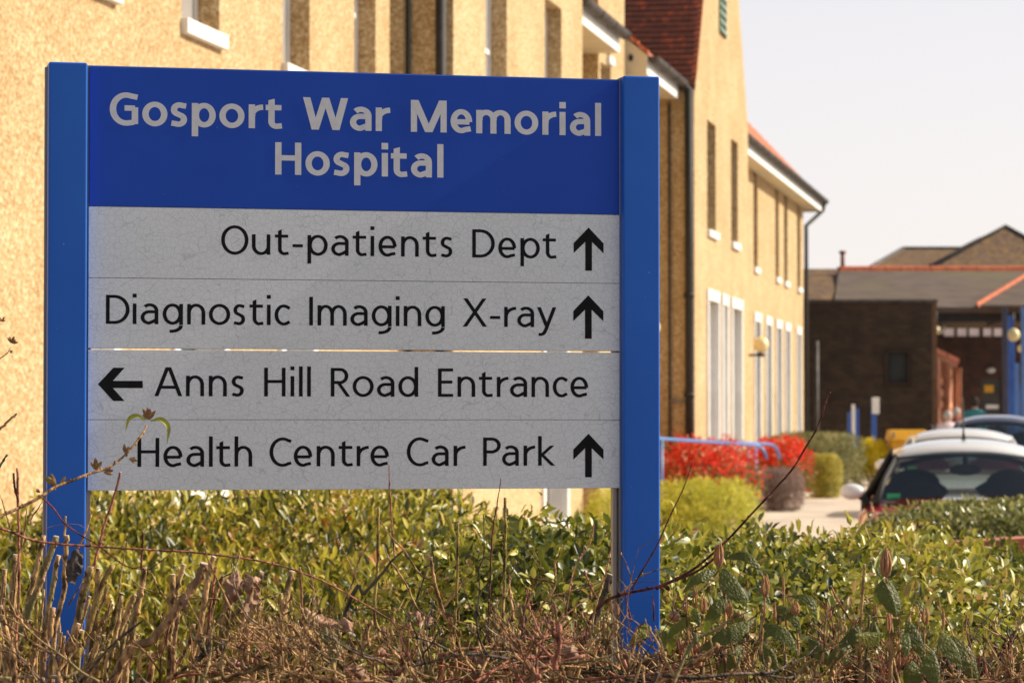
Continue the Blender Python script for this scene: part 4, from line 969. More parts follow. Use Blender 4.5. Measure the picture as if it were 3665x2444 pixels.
# ------------------------------------------------------------------ people near the entrance
M['skin'] = noisy('skin', (.50,.27,.19), (.56,.31,.22), 9, .55); M['hair'] = noisy('dark_hair', (.015,.011,.01), (.03,.02,.015), 40, .6, stretch=(1,1,.2)); M['greyhair'] = noisy('grey_hair', (.35,.33,.31), (.45,.43,.41), 40, .6)
def person(loc, rz, H, top, hair, label, seated=False, trousers='interior'):
    root = empty('person', loc, rz, label, 'person'); k = H/1.75
    if seated: J = {'pel':(0,0,.52),'ch':(0,.03,.85),'nk':(0,.02,1.03),'hd':(0,.0,1.13),'tp':(0,0,1.25),'kL':(-.12,-.42,.52),'kR':(.12,-.42,.52),'fL':(-.12,-.45,.08),'fR':(.12,-.45,.08),'tL':(-.13,-.6,.05),'tR':(.13,-.6,.05),'sL':(-.18,.02,.98),'sR':(.18,.02,.98),'eL':(-.24,-.05,.72),'eR':(.24,-.05,.72),'wL':(-.16,-.28,.66),'wR':(.16,-.28,.66)}
    else: J = {'pel':(0,0,.93),'ch':(0,-.01,1.25),'nk':(0,0,1.46),'hd':(0,-.01,1.56),'tp':(0,-.01,1.68),'kL':(-.1,-.02,.5),'kR':(.1,-.02,.5),'fL':(-.1,.02,.08),'fR':(.1,.02,.08),'tL':(-.12,-.15,.04),'tR':(.12,-.15,.04),'sL':(-.18,0,1.40),'sR':(.18,0,1.40),'eL':(-.23,.02,1.13),'eR':(.23,.02,1.13),'wL':(-.22,-.1,.88),'wR':(.22,-.1,.88)}
    rad = {'pel':.14,'ch':.135,'nk':.055,'hd':.09,'tp':.075,'kL':.065,'kR':.065,'fL':.04,'fR':.04,'tL':.035,'tR':.035,'sL':.06,'sR':.06,'eL':.042,'eR':.042,'wL':.028,'wR':.028}
    E = [('pel','ch'),('ch','nk'),('nk','hd'),('hd','tp'),('pel','kL'),('pel','kR'),('kL','fL'),('kR','fR'),('fL','tL'),('fR','tR'),('ch','sL'),('ch','sR'),('sL','eL'),('sR','eR'),('eL','wL'),('eR','wR')]
    # hands: palm plus five short finger chains
    for s_ in 'LR':
        w = Vector(J['w'+s_]); e = Vector(J['e'+s_]); d = (w-e).normalized(); J['p'+s_] = tuple(w+d*.07); rad['p'+s_] = .024; E.append(('w'+s_, 'p'+s_))
        for i in range(5):
            o = Vector(((i-2)*.014, -.01 if i == 0 else 0, 0)); q = w+d*(.13 if i else .1)+o; J['g%d%s' % (i, s_)] = tuple(q); rad['g%d%s' % (i, s_)] = .008; E.append(('p'+s_, 'g%d%s' % (i, s_)))
    ks = list(J); me = bpy.data.meshes.new('body'); me.from_pydata([Vector(J[q])*k for q in ks], [(ks.index(a), ks.index(c)) for a, c in E], [])
    o = bpy.data.objects.new('body', me); C.objects.link(o); o.parent = root
    m = o.modifiers.new('s', 'SKIN'); m.use_smooth_shade = True; o.modifiers.new('u', 'SUBSURF').render_levels = 2
    for i, q in enumerate(ks): me.skin_vertices[0].data[i].radius = (rad[q]*k*(1.25 if q in ('ch','pel') else 1), rad[q]*k)
    me.skin_vertices[0].data[0].use_root = True; me.materials.append(M['skin'])
    g = MB(); z0, z1 = J['pel'][2]*k - .05, J['sL'][2]*k+.045
    rings = [(z0, .19,.145),(z0+(z1-z0)*.35,.185,.14),(z0+(z1-z0)*.75,.215,.15),(z1-.06,.215,.13),(z1-.01,.15,.1),(z1+.02,.07,.075)]
    n = 18; vs = [(x*math.cos(2*math.pi*i/n)*k, x2*math.sin(2*math.pi*i/n)*k, z) for z, x, x2 in rings for i in range(n)]
    g.add(vs, [(j*n+i, j*n+(i+1) % n, (j+1)*n+(i+1) % n, (j+1)*n+i) for j in range(len(rings)-1) for i in range(n)], 0, True)
    for s_ in 'LR': g.tube([Vector(J['s'+s_])*k, Vector(J['e'+s_])*k, (Vector(J['e'+s_])*.35+Vector(J['w'+s_])*.65)*k], [.078*k,.06*k,.045*k], 10)
    g.build('top', top, root)
    g = MB()
    for s_ in 'LR': g.tube([Vector(J['pel'])*k+Vector((.07*(1 if s_ == 'R' else -1),0,-.0)), Vector(J['k'+s_])*k, Vector(J['f'+s_])*k], [.115*k,.085*k,.06*k], 10)
    g.build('trousers', M[trousers], root)
    g = MB(); hd = Vector(J['hd'])*k; g.ellipsoid(hd+Vector((0,.025,.045)), (.098*k,.112*k,.118*k), 16, 12); g.build('hair', M[hair], root)
    g = MB(); g.ellipsoid(hd+Vector((0,-.10,.01)), (.012,.02,.02), 8, 6)
    for sg in (-1, 1): g.ellipsoid(hd+Vector((sg*.032,-.092,.035)), (.012,.008,.007), 8, 6)
    g.build('face', M['skin'], root)
    return root
top1 = noisy('teal_jacket', (.03,.20,.23), (.045,.26,.29), 5, .8); top2 = noisy('pale_pink_top', (.6,.5,.52), (.68,.58,.6), 5, .8); top3 = noisy('maroon_top', (.2,.03,.03), (.26,.05,.04), 5, .8)
def foot(x, y, Y, H, drop=0): p = P(x, y, Y); return (p.x, Y, p.z-H)
person(foot(3488, 1412, 67, 1.78), R(180), 1.75, top1, 'hair', 'person with dark hair in a teal jacket seen from behind near the entrance')
person(foot(3424, 1450, 66.4, 1.62), R(10), 1.60, top3, 'greyhair', 'person in a dark red top facing out left of the teal jacket')
s_p = foot(3393, 1464, 65.4, 1.32); s_p = (s_p[0], s_p[1], max(s_p[2], .0))
person(s_p, R(15), 1.75, top2, 'greyhair', 'seated person in a pale pink top in the wheelchair', seated=True)
wc = empty('wheelchair', s_p, R(15), 'wheelchair with bright rims carrying the seated person', 'wheelchair')
for sg in (-1, 1):
    g = MB(); g.tube([(sg*.3, .05+.29*math.cos(t), .3+.29*math.sin(t)) for t in [i*math.pi/14 for i in range(29)]], .016, 6, cap=False)
    for i in range(6): t = i*math.pi/6; g.tube([(sg*.3,.05-.28*math.cos(t),.3-.28*math.sin(t)),(sg*.3,.05+.28*math.cos(t),.3+.28*math.sin(t))], .004, 4)
    g.build('wheel', M['frame'], wc)
g = MB(); g.box((-.24,-.25,.42),(.24,.2,.455)); g.build('seat', M['interior'], wc)
g = MB(); g.box((-.24,.2,.42),(.24,.225,.9)); g.build('backrest', M['interior'], wc)
g = MB()
for sg in (-1,1): g.tube([(sg*.26,.22,.3),(sg*.26,.22,.95),(sg*.26,.34,.97)], .014, 6); g.tube([(sg*.26,.2,.66),(sg*.26,-.2,.66),(sg*.26,-.4,.4),(sg*.16,-.55,.1)], .014, 6); g.tube([(sg*.27,-.33,.08),(sg*.24,-.33,.08)], .075, 10)
g.build('frame', M['grey_metal'], wc)

# ------------------------------------------------------------------ shrubs
M['bark'] = noisy('brown_bark', (.10,.06,.035), (.19,.12,.07), 60, .8, stretch=(1,1,.25))
M['lf_photinia'] = leafmat('red_and_green_leaves', [(0,(.07,.10,.02)),(.28,(.14,.12,.03)),(.38,(.50,.015,.006)),(.62,(.72,.022,.008)),(.86,(.80,.07,.02)),(.95,(.75,.55,.35))], .5, .35, .15)
M['lf_lime'] = leafmat('lime_leaves', [(0,(.22,.24,.02)),(.5,(.48,.46,.035)),(1,(.68,.62,.07))], .5, .45)
M['lf_grey'] = leafmat('purple_grey_twigs', [(0,(.10,.06,.04)),(.5,(.24,.16,.14)),(1,(.36,.27,.24))], .7, .2)
M['lf_hedge'] = leafmat('olive_leaves', [(0,(.03,.035,.008)),(.45,(.12,.12,.03)),(1,(.34,.29,.10))], .5, .35)
M['lf_gold'] = leafmat('gold_green_leaves', [(0,(.16,.15,.02)),(.5,(.36,.31,.04)),(1,(.58,.48,.08))], .5, .4)
M['lf_yellow'] = leafmat('yellow_blossom', [(0,(.30,.26,.02)),(.4,(.68,.52,.01)),(1,(.82,.66,.02))], .5, .4)
M['lf_gloss'] = leafmat('glossy_green_leaves', [(0,(.02,.035,.006)),(.36,(.06,.08,.009)),(.56,(.25,.26,.026)),(.9,(.52,.45,.07)),(1,(.45,.27,.10))], .42, .26, .7, (1.0,.95,.5))  # dark stops extended to stand in for shaded gaps between leaves
M['lf_laurel'] = leafmat('yellow_green_long_leaves', [(0,(.02,.028,.005)),(.36,(.08,.095,.012)),(.55,(.38,.36,.035)),(.9,(.68,.54,.08)),(1,(.48,.20,.05))], .42, .34, .65, (1.0,.95,.5))  # long dark end of the ramp imitates shade inside the foliage
M['lf_mid'] = leafmat('olive_glossy_leaves', [(0,(.025,.035,.007)),(.45,(.10,.12,.02)),(1,(.42,.38,.11))], .26, .35, .6)
def photf(pos, d, rnd, rg, size):
    z = pos[:,2]/size[2]; red = .35 + .55*rg.random(len(z)); gr = .33*rg.random(len(z))
    pr = np.clip((z-.30)*1.9, .18, .93)
    o = np.where(rg.random(len(z)) < pr, red, gr); return np.where(rg.random(len(z)) < .03, 1.0, o)
def at(x, Y, dy=0): p = P(x, 1500, Y); return (p.x, p.y, ground_z(Y)-.02)
zh = lambda x, y, Y: P(x, y, Y).z - ground_z(Y)
shrub('red_shrub', at(2535, 43.2), (.62, 1.5, zh(2535,1572,43.2)), 6500, .075, .032, M['lf_photinia'], 'large red leaved shrub against the wall behind the nearer handrail', seed=3, rz=-AL-.12, rfun=photf, lump=.22, shell=.5, spikes=.12)
shrub('red_shrub', at(2792, 51), (.52, 1.2, zh(2792,1566,51)), 6000, .075, .032, M['lf_photinia'], 'smaller red leaved shrub behind the clipped grey twiggy one', seed=5, rz=-AL, rfun=photf, lump=.22, shell=.5, spikes=.15)
shrub('clipped_shrub', at(2780, 48), (.40, .4, zh(2780,1674,48)), 5200, .055, .014, M['lf_grey'], 'grey purple twiggy shrub clipped square at the path edge', seed=6, power=6, lump=.08)
shrub('lime_shrub', at(2520, 37.6), (.62, .9, zh(2520,1722,37.6)), 9000, .06, .018, M['lf_lime'], 'bright lime green feathery shrub in front of the red one', seed=8, lump=.25, power=4.5, lumpf=3.2, rz=-AL, spikes=.12)
shrub('lime_shrub', at(2215, 35.0), (.42, .8, zh(2215,1742,35.0)), 5000, .045, .016, M['lf_lime'], 'lime green shrub seen below the sign between panel and right post', seed=9, lump=.2, rz=-AL)
shrub('clipped_hedge', at(2912, 58.3), (.93, 2.0, zh(2912,1550,58.3)), 14000, .065, .026, M['lf_hedge'], 'tall olive hedge with a rounded top in front of the far wing', cat='hedge', seed=10, power=5, rz=-AL, lump=.1)
shrub('clipped_shrub', at(2955, 53.5), (.27, .4, zh(2955,1624,53.5)), 4200, .055, .024, M['lf_gold'], 'small golden green rounded shrub in front of the olive hedge', seed=11, power=4.5, lump=.08)
shrub('yellow_shrub', at(3127, 60.0), (.37, .5, zh(3127,1574,60)), 5500, .05, .022, M['lf_yellow'], 'bright yellow flowering shrub below the blue post with a white box', seed=12, lump=.2)
shrub('clipped_shrub', at(3068, 60), (.24, .5, zh(3068,1600,60)), 2500, .035, .016, M['lf_gold'], 'dull green shrub squeezed between olive hedge and yellow shrub', seed=13, lump=.15)
# hedge in front of the hatchback
shrub('hedge', (2.55, 16.7, 0), (.68, .8, 1.09), 16000, .042, .021, M['lf_mid'], 'low left end of the glossy hedge beside the pale path', cat='hedge', seed=15, power=3.2, lump=.1, shell=.2)
shrub('hedge', (3.12, 17.2, 0), (.88, 1.2, 1.09), 26000, .042, .021, M['lf_mid'], 'long glossy hedge directly in front of the red hatchback', cat='hedge', seed=14, power=5, rz=.2, lump=.08, shell=.2)
# near glossy hedges right of and behind the sign post
def gl(loc, size, n, seed, label, rz=0, power=3.65, lump=.16, L=.042, m='lf_gloss'):
    shrub('glossy_shrub', loc, size, n, L, L*.46, M[m], label, cat='shrub', group='glossy evergreen shrubs around the sign', seed=seed, power=power, rz=rz, lump=lump, up=.25, shell=.28, spikes=.06)
gl((.12, 8.9, 0), (.52, .8, 1.235), 16000, 21, 'dark glossy evergreen shrub seen under the sign beside the right post')
gl((.95, 9.5, 0), (.62, 1.7, 1.17), 24000, 22, 'glossy evergreen shrub just right of the right blue post')
gl((1.62, 10.1, 0), (.62, 1.9, 1.10), 24000, 23, 'glossy evergreen shrub in front of the orange brick wall end')
gl((.35, 11.8, 0), (.6, .9, 1.12), 11000, 24, 'glossy evergreen shrub at the back, below the lime shrub')
gl((1.45, 7.6, 0), (.75, .8, .98), 19000, 25, 'lowest glossy evergreen shrub behind the large wrinkled leaves', L=.036)
# long-leaved hedge behind the left and centre of the sign
def ll(loc, size, n, seed, label, **k):
    shrub('long_leaved_shrub', loc, size, int(n*1.35), .058, .020, M['lf_laurel'], label, cat='shrub', group='long leaved yellow green shrubs behind the sign', seed=seed, power=4, lump=.13, up=.9, shell=.35, **k)
ll((-.70, 13.0, 0), (.66, 1.2, 1.29), 11000, 31, 'tallest yellow green long leaved shrub under the middle of the sign', spikes=.05)
ll((-1.62, 13.2, 0), (.62, 1.2, 1.22), 10000, 32, 'yellow green long leaved shrub right of the left blue post', spikes=.05)
ll((-2.55, 13.2, 0), (.55, 1.2, 1.12), 7000, 33, 'lower yellow green long leaved shrub left of the left blue post', spikes=.05)
ll((-1.3, 11.2, 0), (1.3, .8, 1.02), 12000, 34, 'near low long leaved shrub behind the row of cut stems', spikes=.05)
ll((-.35, 10.6, 0), (.5, .8, 1.05), 7000, 35, 'olive long leaved shrub touching the dark glossy one')
# ------------------------------------------------------------------ foreground cut stems, twigs and wrinkled leaves
rg = random.Random(11)
def bark(name, c1, c2, c3, sc=70):
    return noisy(name, tuple(x*.36 for x in c1), tuple(x*1.3 for x in c2), sc, .75, bump=.005, bscale=150, lo=.38, hi=.62, spec=.2, stretch=(1,1,.55), c3=c3, scale3=14)
M['bk_tan'] = bark('tan_stem_bark', (.24,.135,.055), (.46,.29,.13), (.16,.15,.06))
M['bk_olive'] = bark('olive_stem_bark', (.16,.11,.03), (.34,.24,.07), (.3,.16,.07))
M['bk_red'] = bark('reddish_twig_bark', (.24,.075,.045), (.44,.17,.11), (.2,.1,.07))
M['bk_pink'] = bark('pinkish_brown_bark', (.29,.14,.06), (.50,.29,.13), (.22,.12,.06))
M['bk_maroon'] = bark('maroon_twig_bark', (.085,.018,.016), (.17,.045,.035), (.12,.05,.04))
M['bk_dark'] = bark('dark_grey_bark', (.06,.045,.03), (.14,.10,.075), (.1,.09,.05))
M['bk_cut'] = noisy('cut_wood', (.42,.32,.22), (.6,.5,.38), 90, .8)
M['bk_pale'] = bark('pale_tan_bark', (.34,.24,.15), (.50,.38,.25), (.25,.17,.1))
def Z7(p): return (p[0]/1.7423, 1544 + p[1]/1.7423)            # zoom of the lower left
def Z6(p): return (1200 + p[0]/1.7423, 1544 + p[1]/1.7423)
def Z5(p): return (2365 + p[0]/1.7423, 1544 + p[1]/1.7423)
def world(pts, Y0, Y1=None):
    Y1 = Y0 if Y1 is None else Y1; n = len(pts)-1
    return [P(x, y, Y0 + (Y1-Y0)*i/max(n,1)) for i, (x, y) in enumerate(pts)]
def stemto(parent, zp, Zf, wpx, Y, m, name='stem', down=True, Y1=None, cut=True, taper=.8, knots=True, wob=.0016):
    """stem drawn from its tip downwards; continues below the picture to the ground"""
    pts = world([Zf(p) for p in zp], Y, Y1); r = wpx/1.7423/F*Y/2
    if down and pts[-1].z > .3:
        d = (pts[-1]-pts[-2]); d = d/abs(d.z) if abs(d.z) > 1e-3 else Vector((0,0,-1))
        e = pts[-1] + Vector((d.x*.35, 0, -1))*(pts[-1].z*.5); g = Vector((e.x + d.x*.1, e.y, -.03))
        pts += [e, g]
    cp = catmull(pts, 6)
    n = len(cp)
    rr = []
    for i, p in enumerate(cp):
        k = taper + (1-taper)*i/n
        if not cut: k *= min(1, .45 + .55*i/(n*.35))
        rr.append(r*(k + rg.uniform(-.05,.05)))
        if 0 < i < n-1: cp[i] = p + Vector((rg.uniform(-wob,wob), rg.uniform(-wob,wob), 0))
    L = parent.location
    b = MB(); b.tube([p - L for p in cp], rr, 9)
    if knots:
        for i in range(2, min(n-1, 14), 3):
            t = (cp[i]-cp[i-1]); a = rg.choice((-1, 1)); q = cp[i] + Vector((a*rr[i]*.75, -rr[i]*.3, 0)); b.ellipsoid(q - L, (rr[i]*.55, rr[i]*.55, rr[i]*.8), 6, 5)
    if cut:
        t = (cp[0]-cp[1]).normalized(); b.tube([cp[0] - L, cp[0] - L + t*.0012], [rr[0]*.98, rr[0]*.9], 9, mi=1)
    return b.build(name, [m, M['bk_cut']], parent)
def twigchain(b, p, d, length, r, depth, L, spread=.5, n=5):
    """recursive crooked twig into builder b"""
    pts = [p]; q = Vector(p); dd = Vector(d).normalized()
    for i in range(n):
        dd = (dd + Vector((rg.gauss(0,.16), rg.gauss(0,.12), rg.gauss(0,.14)))).normalized(); q = q + dd*length/n; pts.append(q.copy())
        if depth > 0 and rg.random() < .55:
            s = rg.choice((-1, 1)); nd = (dd + Vector((s*rg.uniform(.4,1.0), rg.uniform(-.3,.3), rg.uniform(-.2,.6)))).normalized()
            twigchain(b, q, nd, length*rg.uniform(.35,.6), r*.62, depth-1, L, spread, 4)
    cp = catmull(pts, 3); k = len(cp); b.tube([c - L for c in cp], [r*(1-.6*i/k) for i in range(k)], 5)
    b.ellipsoid(pts[-1]-L, (r*1.0, r*1.0, r*1.9), 5, 4)
    if rg.random() < .5: b.ellipsoid(pts[2]-L+Vector((r,0,0)), (r*1.1, r*1.1, r*1.5), 5, 4)

Yf = 5.75
sh1 = empty('coppiced_shrub', (P(420,2300,Yf).x, Yf+.0, 0), 0, 'cut back shrub of upright sawn stems in front of the left blue post', 'shrub')
T, O, RD, PK, MR, DK = M['bk_tan'], M['bk_olive'], M['bk_red'], M['bk_pink'], M['bk_maroon'], M['bk_dark']
for zp, w, m, dy in [
    ([(565,845),(535,960),(470,1250),(400,1560)], 44, T, 0), ([(700,835),(640,960),(560,1200),(470,1560)], 36, O, -.1), ([(350,655),(290,830),(170,1150),(60,1560)], 38, T, .05),
    ([(272,650),(230,830),(170,1100),(120,1400)], 30, T, .15), ([(365,775),(330,950),(285,1250),(270,1500)], 30, T, -.05), ([(900,845),(870,1050),(820,1300),(780,1560)], 34, T, .05),
    ([(617,855),(600,1050),(590,1250),(600,1560)], 32, T, .1), ([(1078,892),(1070,1060),(1062,1300),(1055,1560)], 32, T, 0), ([(1150,832),(1105,990),(1085,1250),(1075,1540)], 30, T, .12),
    ([(1335,782),(1300,900),(1250,1230),(1190,1560)], 32, PK, 0), ([(1272,822),(1235,920),(1130,1070),(960,1290),(700,1560)], 48, PK, -.25), ([(1400,900),(1345,1010),(1290,1220),(1230,1540)], 30, T, .1),
    ([(1450,900),(1420,1080),(1385,1300),(1330,1560)], 40, T, .05), ([(1632,878),(1590,1050),(1545,1280),(1530,1540)], 34, T, 0), ([(1820,872),(1790,1020),(1755,1250),(1700,1540)], 36, T, .05),
    ([(700,1072),(655,1160),(605,1260),(560,1450)], 26, T, .1), ([(845,1020),(800,1110),(720,1320),(640,1545)], 32, T, .2), ([(418,650),(405,800),(395,1010),(330,1400)], 28, T, .1),
    ([(100,770),(85,1000),(60,1300),(20,1560)], 40, T, .1), ([(85,1000),(75,1200),(30,1560)], 34, T, -.05), ([(1560,1080),(1480,1120),(1400,1190),(1385,1300)], 30, T, .03),
    ([(30,860),(10,1100),(-30,1400)], 30, T, .2), ([(1750,1010),(1760,1200),(1725,1400),(1650,1560)], 22, O, -.1), ([(330,1100),(310,1250),(260,1560)], 34, PK, -.3), ([(490,1200),(450,1350),(400,1560)], 30, PK, -.25),
    ([(510,1240),(480,1400),(430,1560)], 36, O, -.2), ([(0,1090),(50,1300),(90,1560)], 34, PK, -.3), ([(1350,845),(1320,1050),(1290,1400)], 16, RD, .02), ([(1110,1140),(1090,1300),(1080,1560)], 26, PK, -.1), ([(1645,1230),(1600,1400),(1580,1560)], 18, T, .1)]:
    stemto(sh1, zp, Z7, w*1.32, Yf+dy, m)
for zp, w, m, dy, cut in [
    ([(108,230),(112,420),(118,700),(118,1000),(100,1300),(85,1560)], 20, RD, -.15, True), ([(86,262),(88,330),(110,420)], 16, MR, -.15, True), ([(750,255),(722,370),(680,500),(640,620),(590,820),(540,1000)], 19, RD, .1, True),
    ([(410,532),(408,600),(400,660)], 15, T, .1, True), ([(570,520),(535,620),(500,700),(440,830)], 15, PK, .08, True), ([(805,615),(770,800),(745,1000),(733,1250),(725,1540)], 12, T, .05, False),
    ([(892,625),(888,720),(880,860)], 13, MR, .05, True), ([(650,575),(640,650),(600,790)], 22, T, .12, True), ([(0,390),(40,520),(60,600)], 12, PK, -.2, False), ([(45,140),(20,180),(-20,260)], 13, DK, -.1, False),
    ([(165,470),(155,600),(100,900),(70,1300)], 14, PK, -.1, False), ([(1272,690),(1300,800),(1400,1020),(1470,1150),(1560,1240),(1700,1360)], 14, PK, -.3, False), ([(1300,1250),(1480,1340),(1700,1430),(1900,1470),(2100,1480)], 18, PK, -.35, False),
    ([(820,920),(900,980),(1050,1020),(1200,1035),(1370,1045)], 12, PK, .0, False), ([(945,880),(1000,1000),(1060,1080)], 14, T, 0, False), ([(1870,850),(1880,1000),(1885,1180),(1870,1280)], 16, RD, -.1, True),
    ([(900,1170),(820,1230),(700,1330),(500,1560)], 20, DK, -.2, False), ([(1900,790),(1940,900),(1960,1050),(1990,1200)], 12, T, .1, False), ([(960,1050),(1000,1150),(1030,1290)], 9, RD, -.05, False),
    ([(1830,1060),(1900,1170),(1960,1300),(2010,1400)], 20, T, -.1, False), ([(270,430),(210,520),(170,580)], 12, PK, -.1, False), ([(380,770),(420,860),(440,900)], 9, PK, -.1, False), ([(30,870),(20,960),(0,1100)], 16, PK, -.2, False),
    ([(520,930),(470,1010),(430,1080)], 10, PK, -.05, False), ([(1820,1210),(1790,1300)], 10, RD, -.1, False)]:
    stemto(sh1, zp, Z7, w, Yf+dy, m, name='twig', down=False, cut=cut, wob=.0008)
# more sawn stems of the same shrub, thickest at the left
for i in range(46):
    x = rg.uniform(-120, 1750); yt = rg.uniform(960, 1400) + max(0, x-1000)*.2; ln_ = rg.uniform(.02, .42)
    yb = 1560; xb = x - (yb-yt)*ln_
    stemto(sh1, [(x, yt), (x*.65+xb*.35+rg.uniform(-14,14), yt*.65+yb*.35), (x*.3+xb*.7+rg.uniform(-14,14), yt*.3+yb*.7), (xb, yb)], Z7, rg.choice((18,24,30,36,44)), Yf+rg.uniform(-.2,.4), rg.choice((T,T,PK,O)), wob=.001)
# long arching branches
def branch(parent, pts, wpx, Y0, Y1, m, name='branch', taper=.5):
    L = parent.location; cp = catmull(world(pts, Y0, Y1), 8); n = len(cp); r = wpx/1.7423/F*Y0/2
    b = MB(); b.tube([p - L for p in cp], [r*(1-(1-taper)*i/n)*(1+.12*(i % 9 == 0)) for i in range(n)], 8)
    for i in range(4, n-2, 7):
        q = cp[i] + Vector((0,0,1))*r*rg.choice((-.8,.8)); b.ellipsoid(q - L, (r*.8, r*.7, r*.9), 6, 5)
    return b.build(name, m, parent), cp
br1, _ = branch(sh1, [Z7(p) for p in [(-60,590),(0,603),(90,632),(180,670),(350,700),(600,716),(900,735),(1180,750),(1400,775),(1650,812),(1850,868),(2050,950),(2265,1070),(2500,1210),(2700,1300)]], 17, 5.5, 5.6, M['bk_red'])
br2, cp2 = branch(sh1, [Z7(p) for p in [(-60,580),(0,530),(110,480),(230,420),(340,350),(450,305),(560,262),(670,228),(760,165),(830,90),(890,10),(915,-40)]], 22, 5.45, 5.6, M['bk_pink'], taper=.5)
branch(sh1, [Z7(p) for p in [(265,415),(330,475),(380,545),(430,595),(520,655),(600,700),(690,770),(780,835),(870,856),(930,858),(1000,810),(1060,765)]], 11, 5.5, 5.52, M['bk_maroon'], name='twig')
branch(sh1, [Z7(p) for p in [(1560,1060),(1620,1050),(1700,1020),(1790,990)]], 9, 5.7, 5.7, M['bk_dark'], name='twig')
branch(sh1, [Z7(p) for p in [(1450,880),(1380,915),(1320,970)]], 9, 5.7, 5.7, M['bk_dark'], name='twig')
branch(sh1, [Z7(p) for p in [(240,620),(330,590),(420,577),(490,580),(525,600)]], 4, 5.6, 5.6, M['bk_pink'], name='twig')

# ---- single leaves as curved blades
def blade(b, base, tip, width, sag, nrm, L, mi=0, fold=.25, nseg=8, curl=0.0, edge=0.0, ncr=4, base_w=.15, veins=0):
    base, tip = Vector(base), Vector(tip); ax = tip-base; ln = ax.length; n = Vector(nrm).normalized(); side = ax.cross(n).normalized(); n = side.cross(ax).normalized()
    vs = []
    for i in range(nseg+1):
        t = i/nseg; c = base + ax*t + n*sag*math.sin(math.pi*min(1,t))*ln + n*curl*t*t*ln
        if veins: w = width*.5*1.02*(min(1, (t/.34)**.62) if t < .34 else max(0.0, 1-((t-.34)/.66)**1.9))*(1-.0*t) + width*.012
        else: w = width*.5*(math.sin(math.pi*min(1, (t*.86+base_w*.5)))**.8 if t < 1 else .02)
        for j in range(-ncr, ncr+1):
            u = j/ncr; wob = edge*math.sin(t*25+u*5)*abs(u)
            vn = veins*width*(abs(math.sin((t*9 - abs(u)*1.3)*math.pi))**.6 - .5)*min(1, abs(u)*4)*(1-abs(u)*.3) if veins else 0
            vs.append(c + side*w*u - n*abs(u)**1.2*w*fold*(1) + n*wob*w + n*vn - L)
    k = 2*ncr+1
    b.add(vs, [(i*k+j, i*k+j+1, (i+1)*k+j+1, (i+1)*k+j) for i in range(nseg) for j in range(k-1)], mi, True)
def wrinkled(name, c1, c2, c3, under=None):
    m, nt, b = mat(name); co = coords(nt)
    v = node(nt, 'ShaderNodeTexVoronoi', Scale=260.0, feature='SMOOTH_F1'); nt.links.new(co, v.inputs['Vector'])
    n = node(nt, 'ShaderNodeTexNoise', Scale=25, Detail=4); nt.links.new(co, n.inputs['Vector'])
    r = ramp(nt, [(.3, c1), (.6, c2), (.8, c3)]); nt.links.new(n.outputs[0], r.inputs[0])
    geo = nt.nodes.new('ShaderNodeNewGeometry'); mx = nt.nodes.new('ShaderNodeMixRGB'); nt.links.new(geo.outputs['Backfacing'], mx.inputs[0]); nt.links.new(r.outputs[0], mx.inputs[1]); mx.inputs[2].default_value = (*(under or c3), 1)
    nt.links.new(mx.outputs[0], b.inputs['Base Color']); b.inputs['Roughness'].default_value = .5; b.inputs['Specular IOR Level'].default_value = .35
    bp = node(nt, 'ShaderNodeBump', Distance=.0022, Strength=1.0); nt.links.new(v.outputs['Distance'], bp.inputs['Height']); nt.links.new(bp.outputs[0], b.inputs['Normal'])
    tr = nt.nodes.new('ShaderNodeBsdfTranslucent'); tr.inputs[0].default_value = (.30,.34,.03,1); ms = nt.nodes.new('ShaderNodeMixShader'); ms.inputs[0].default_value = .25
    nt.links.new(b.outputs[0], ms.inputs[1]); nt.links.new(tr.outputs[0], ms.inputs[2]); nt.links.new(ms.outputs[0], nt.nodes['Material Output'].inputs[0])
    return m
M['wrinkled'] = wrinkled('wrinkled_dark_leaf', (.045,.055,.010), (.095,.105,.020), (.20,.19,.06), (.22,.19,.05))
M['wrinkled2'] = wrinkled('yellowing_wrinkled_leaf', (.10,.12,.02), (.22,.20,.03), (.34,.28,.05))
M['newleaf'] = noisy('yellow_green_new_leaf', (.30,.32,.015), (.50,.46,.03), 60, .4)
M['budleaf'] = noisy('bronze_bud_leaf', (.24,.10,.04), (.40,.22,.09), 120, .6, c3=(.30,.28,.05), scale3=60)
M['bud'] = noisy('rusty_felted_bud', (.26,.11,.045), (.44,.21,.09), 300, .85, stretch=(1,1,.3))
M['deadleaf'] = noisy('dead_brown_leaf', (.22,.10,.05), (.42,.24,.14), 30, .7, c3=(.16,.07,.04), scale3=12, bump=.003, bscale=60)
M['deadgrey'] = noisy('dark_grey_dead_leaf', (.04,.03,.025), (.085,.065,.055), 60, .8, bump=.003, bscale=90)
def leaflet_cluster(parent, x, y, Y, size, n, m, ang0=90, spread=70, name='leaf_cluster'):
    L = parent.matrix_world.translation if False else (parent.parent.location if parent.parent else parent.location)
    p = P(x, y, Y); s = size/F*Y; b = MB()
    for i in range(n):
        a = R(ang0 + rg.uniform(-spread, spread)); l = s*rg.uniform(.55, 1.0)
        t = p + Vector((math.cos(a)*l, rg.uniform(-.5,.3)*l, math.sin(a)*l)); blade(b, p, t, l*.34, rg.uniform(-.1,.15), (rg.uniform(-.4,.4),-1,rg.uniform(-.2,.6)), L, nseg=5, ncr=2, fold=.3)
    return b.build(name, m, parent)
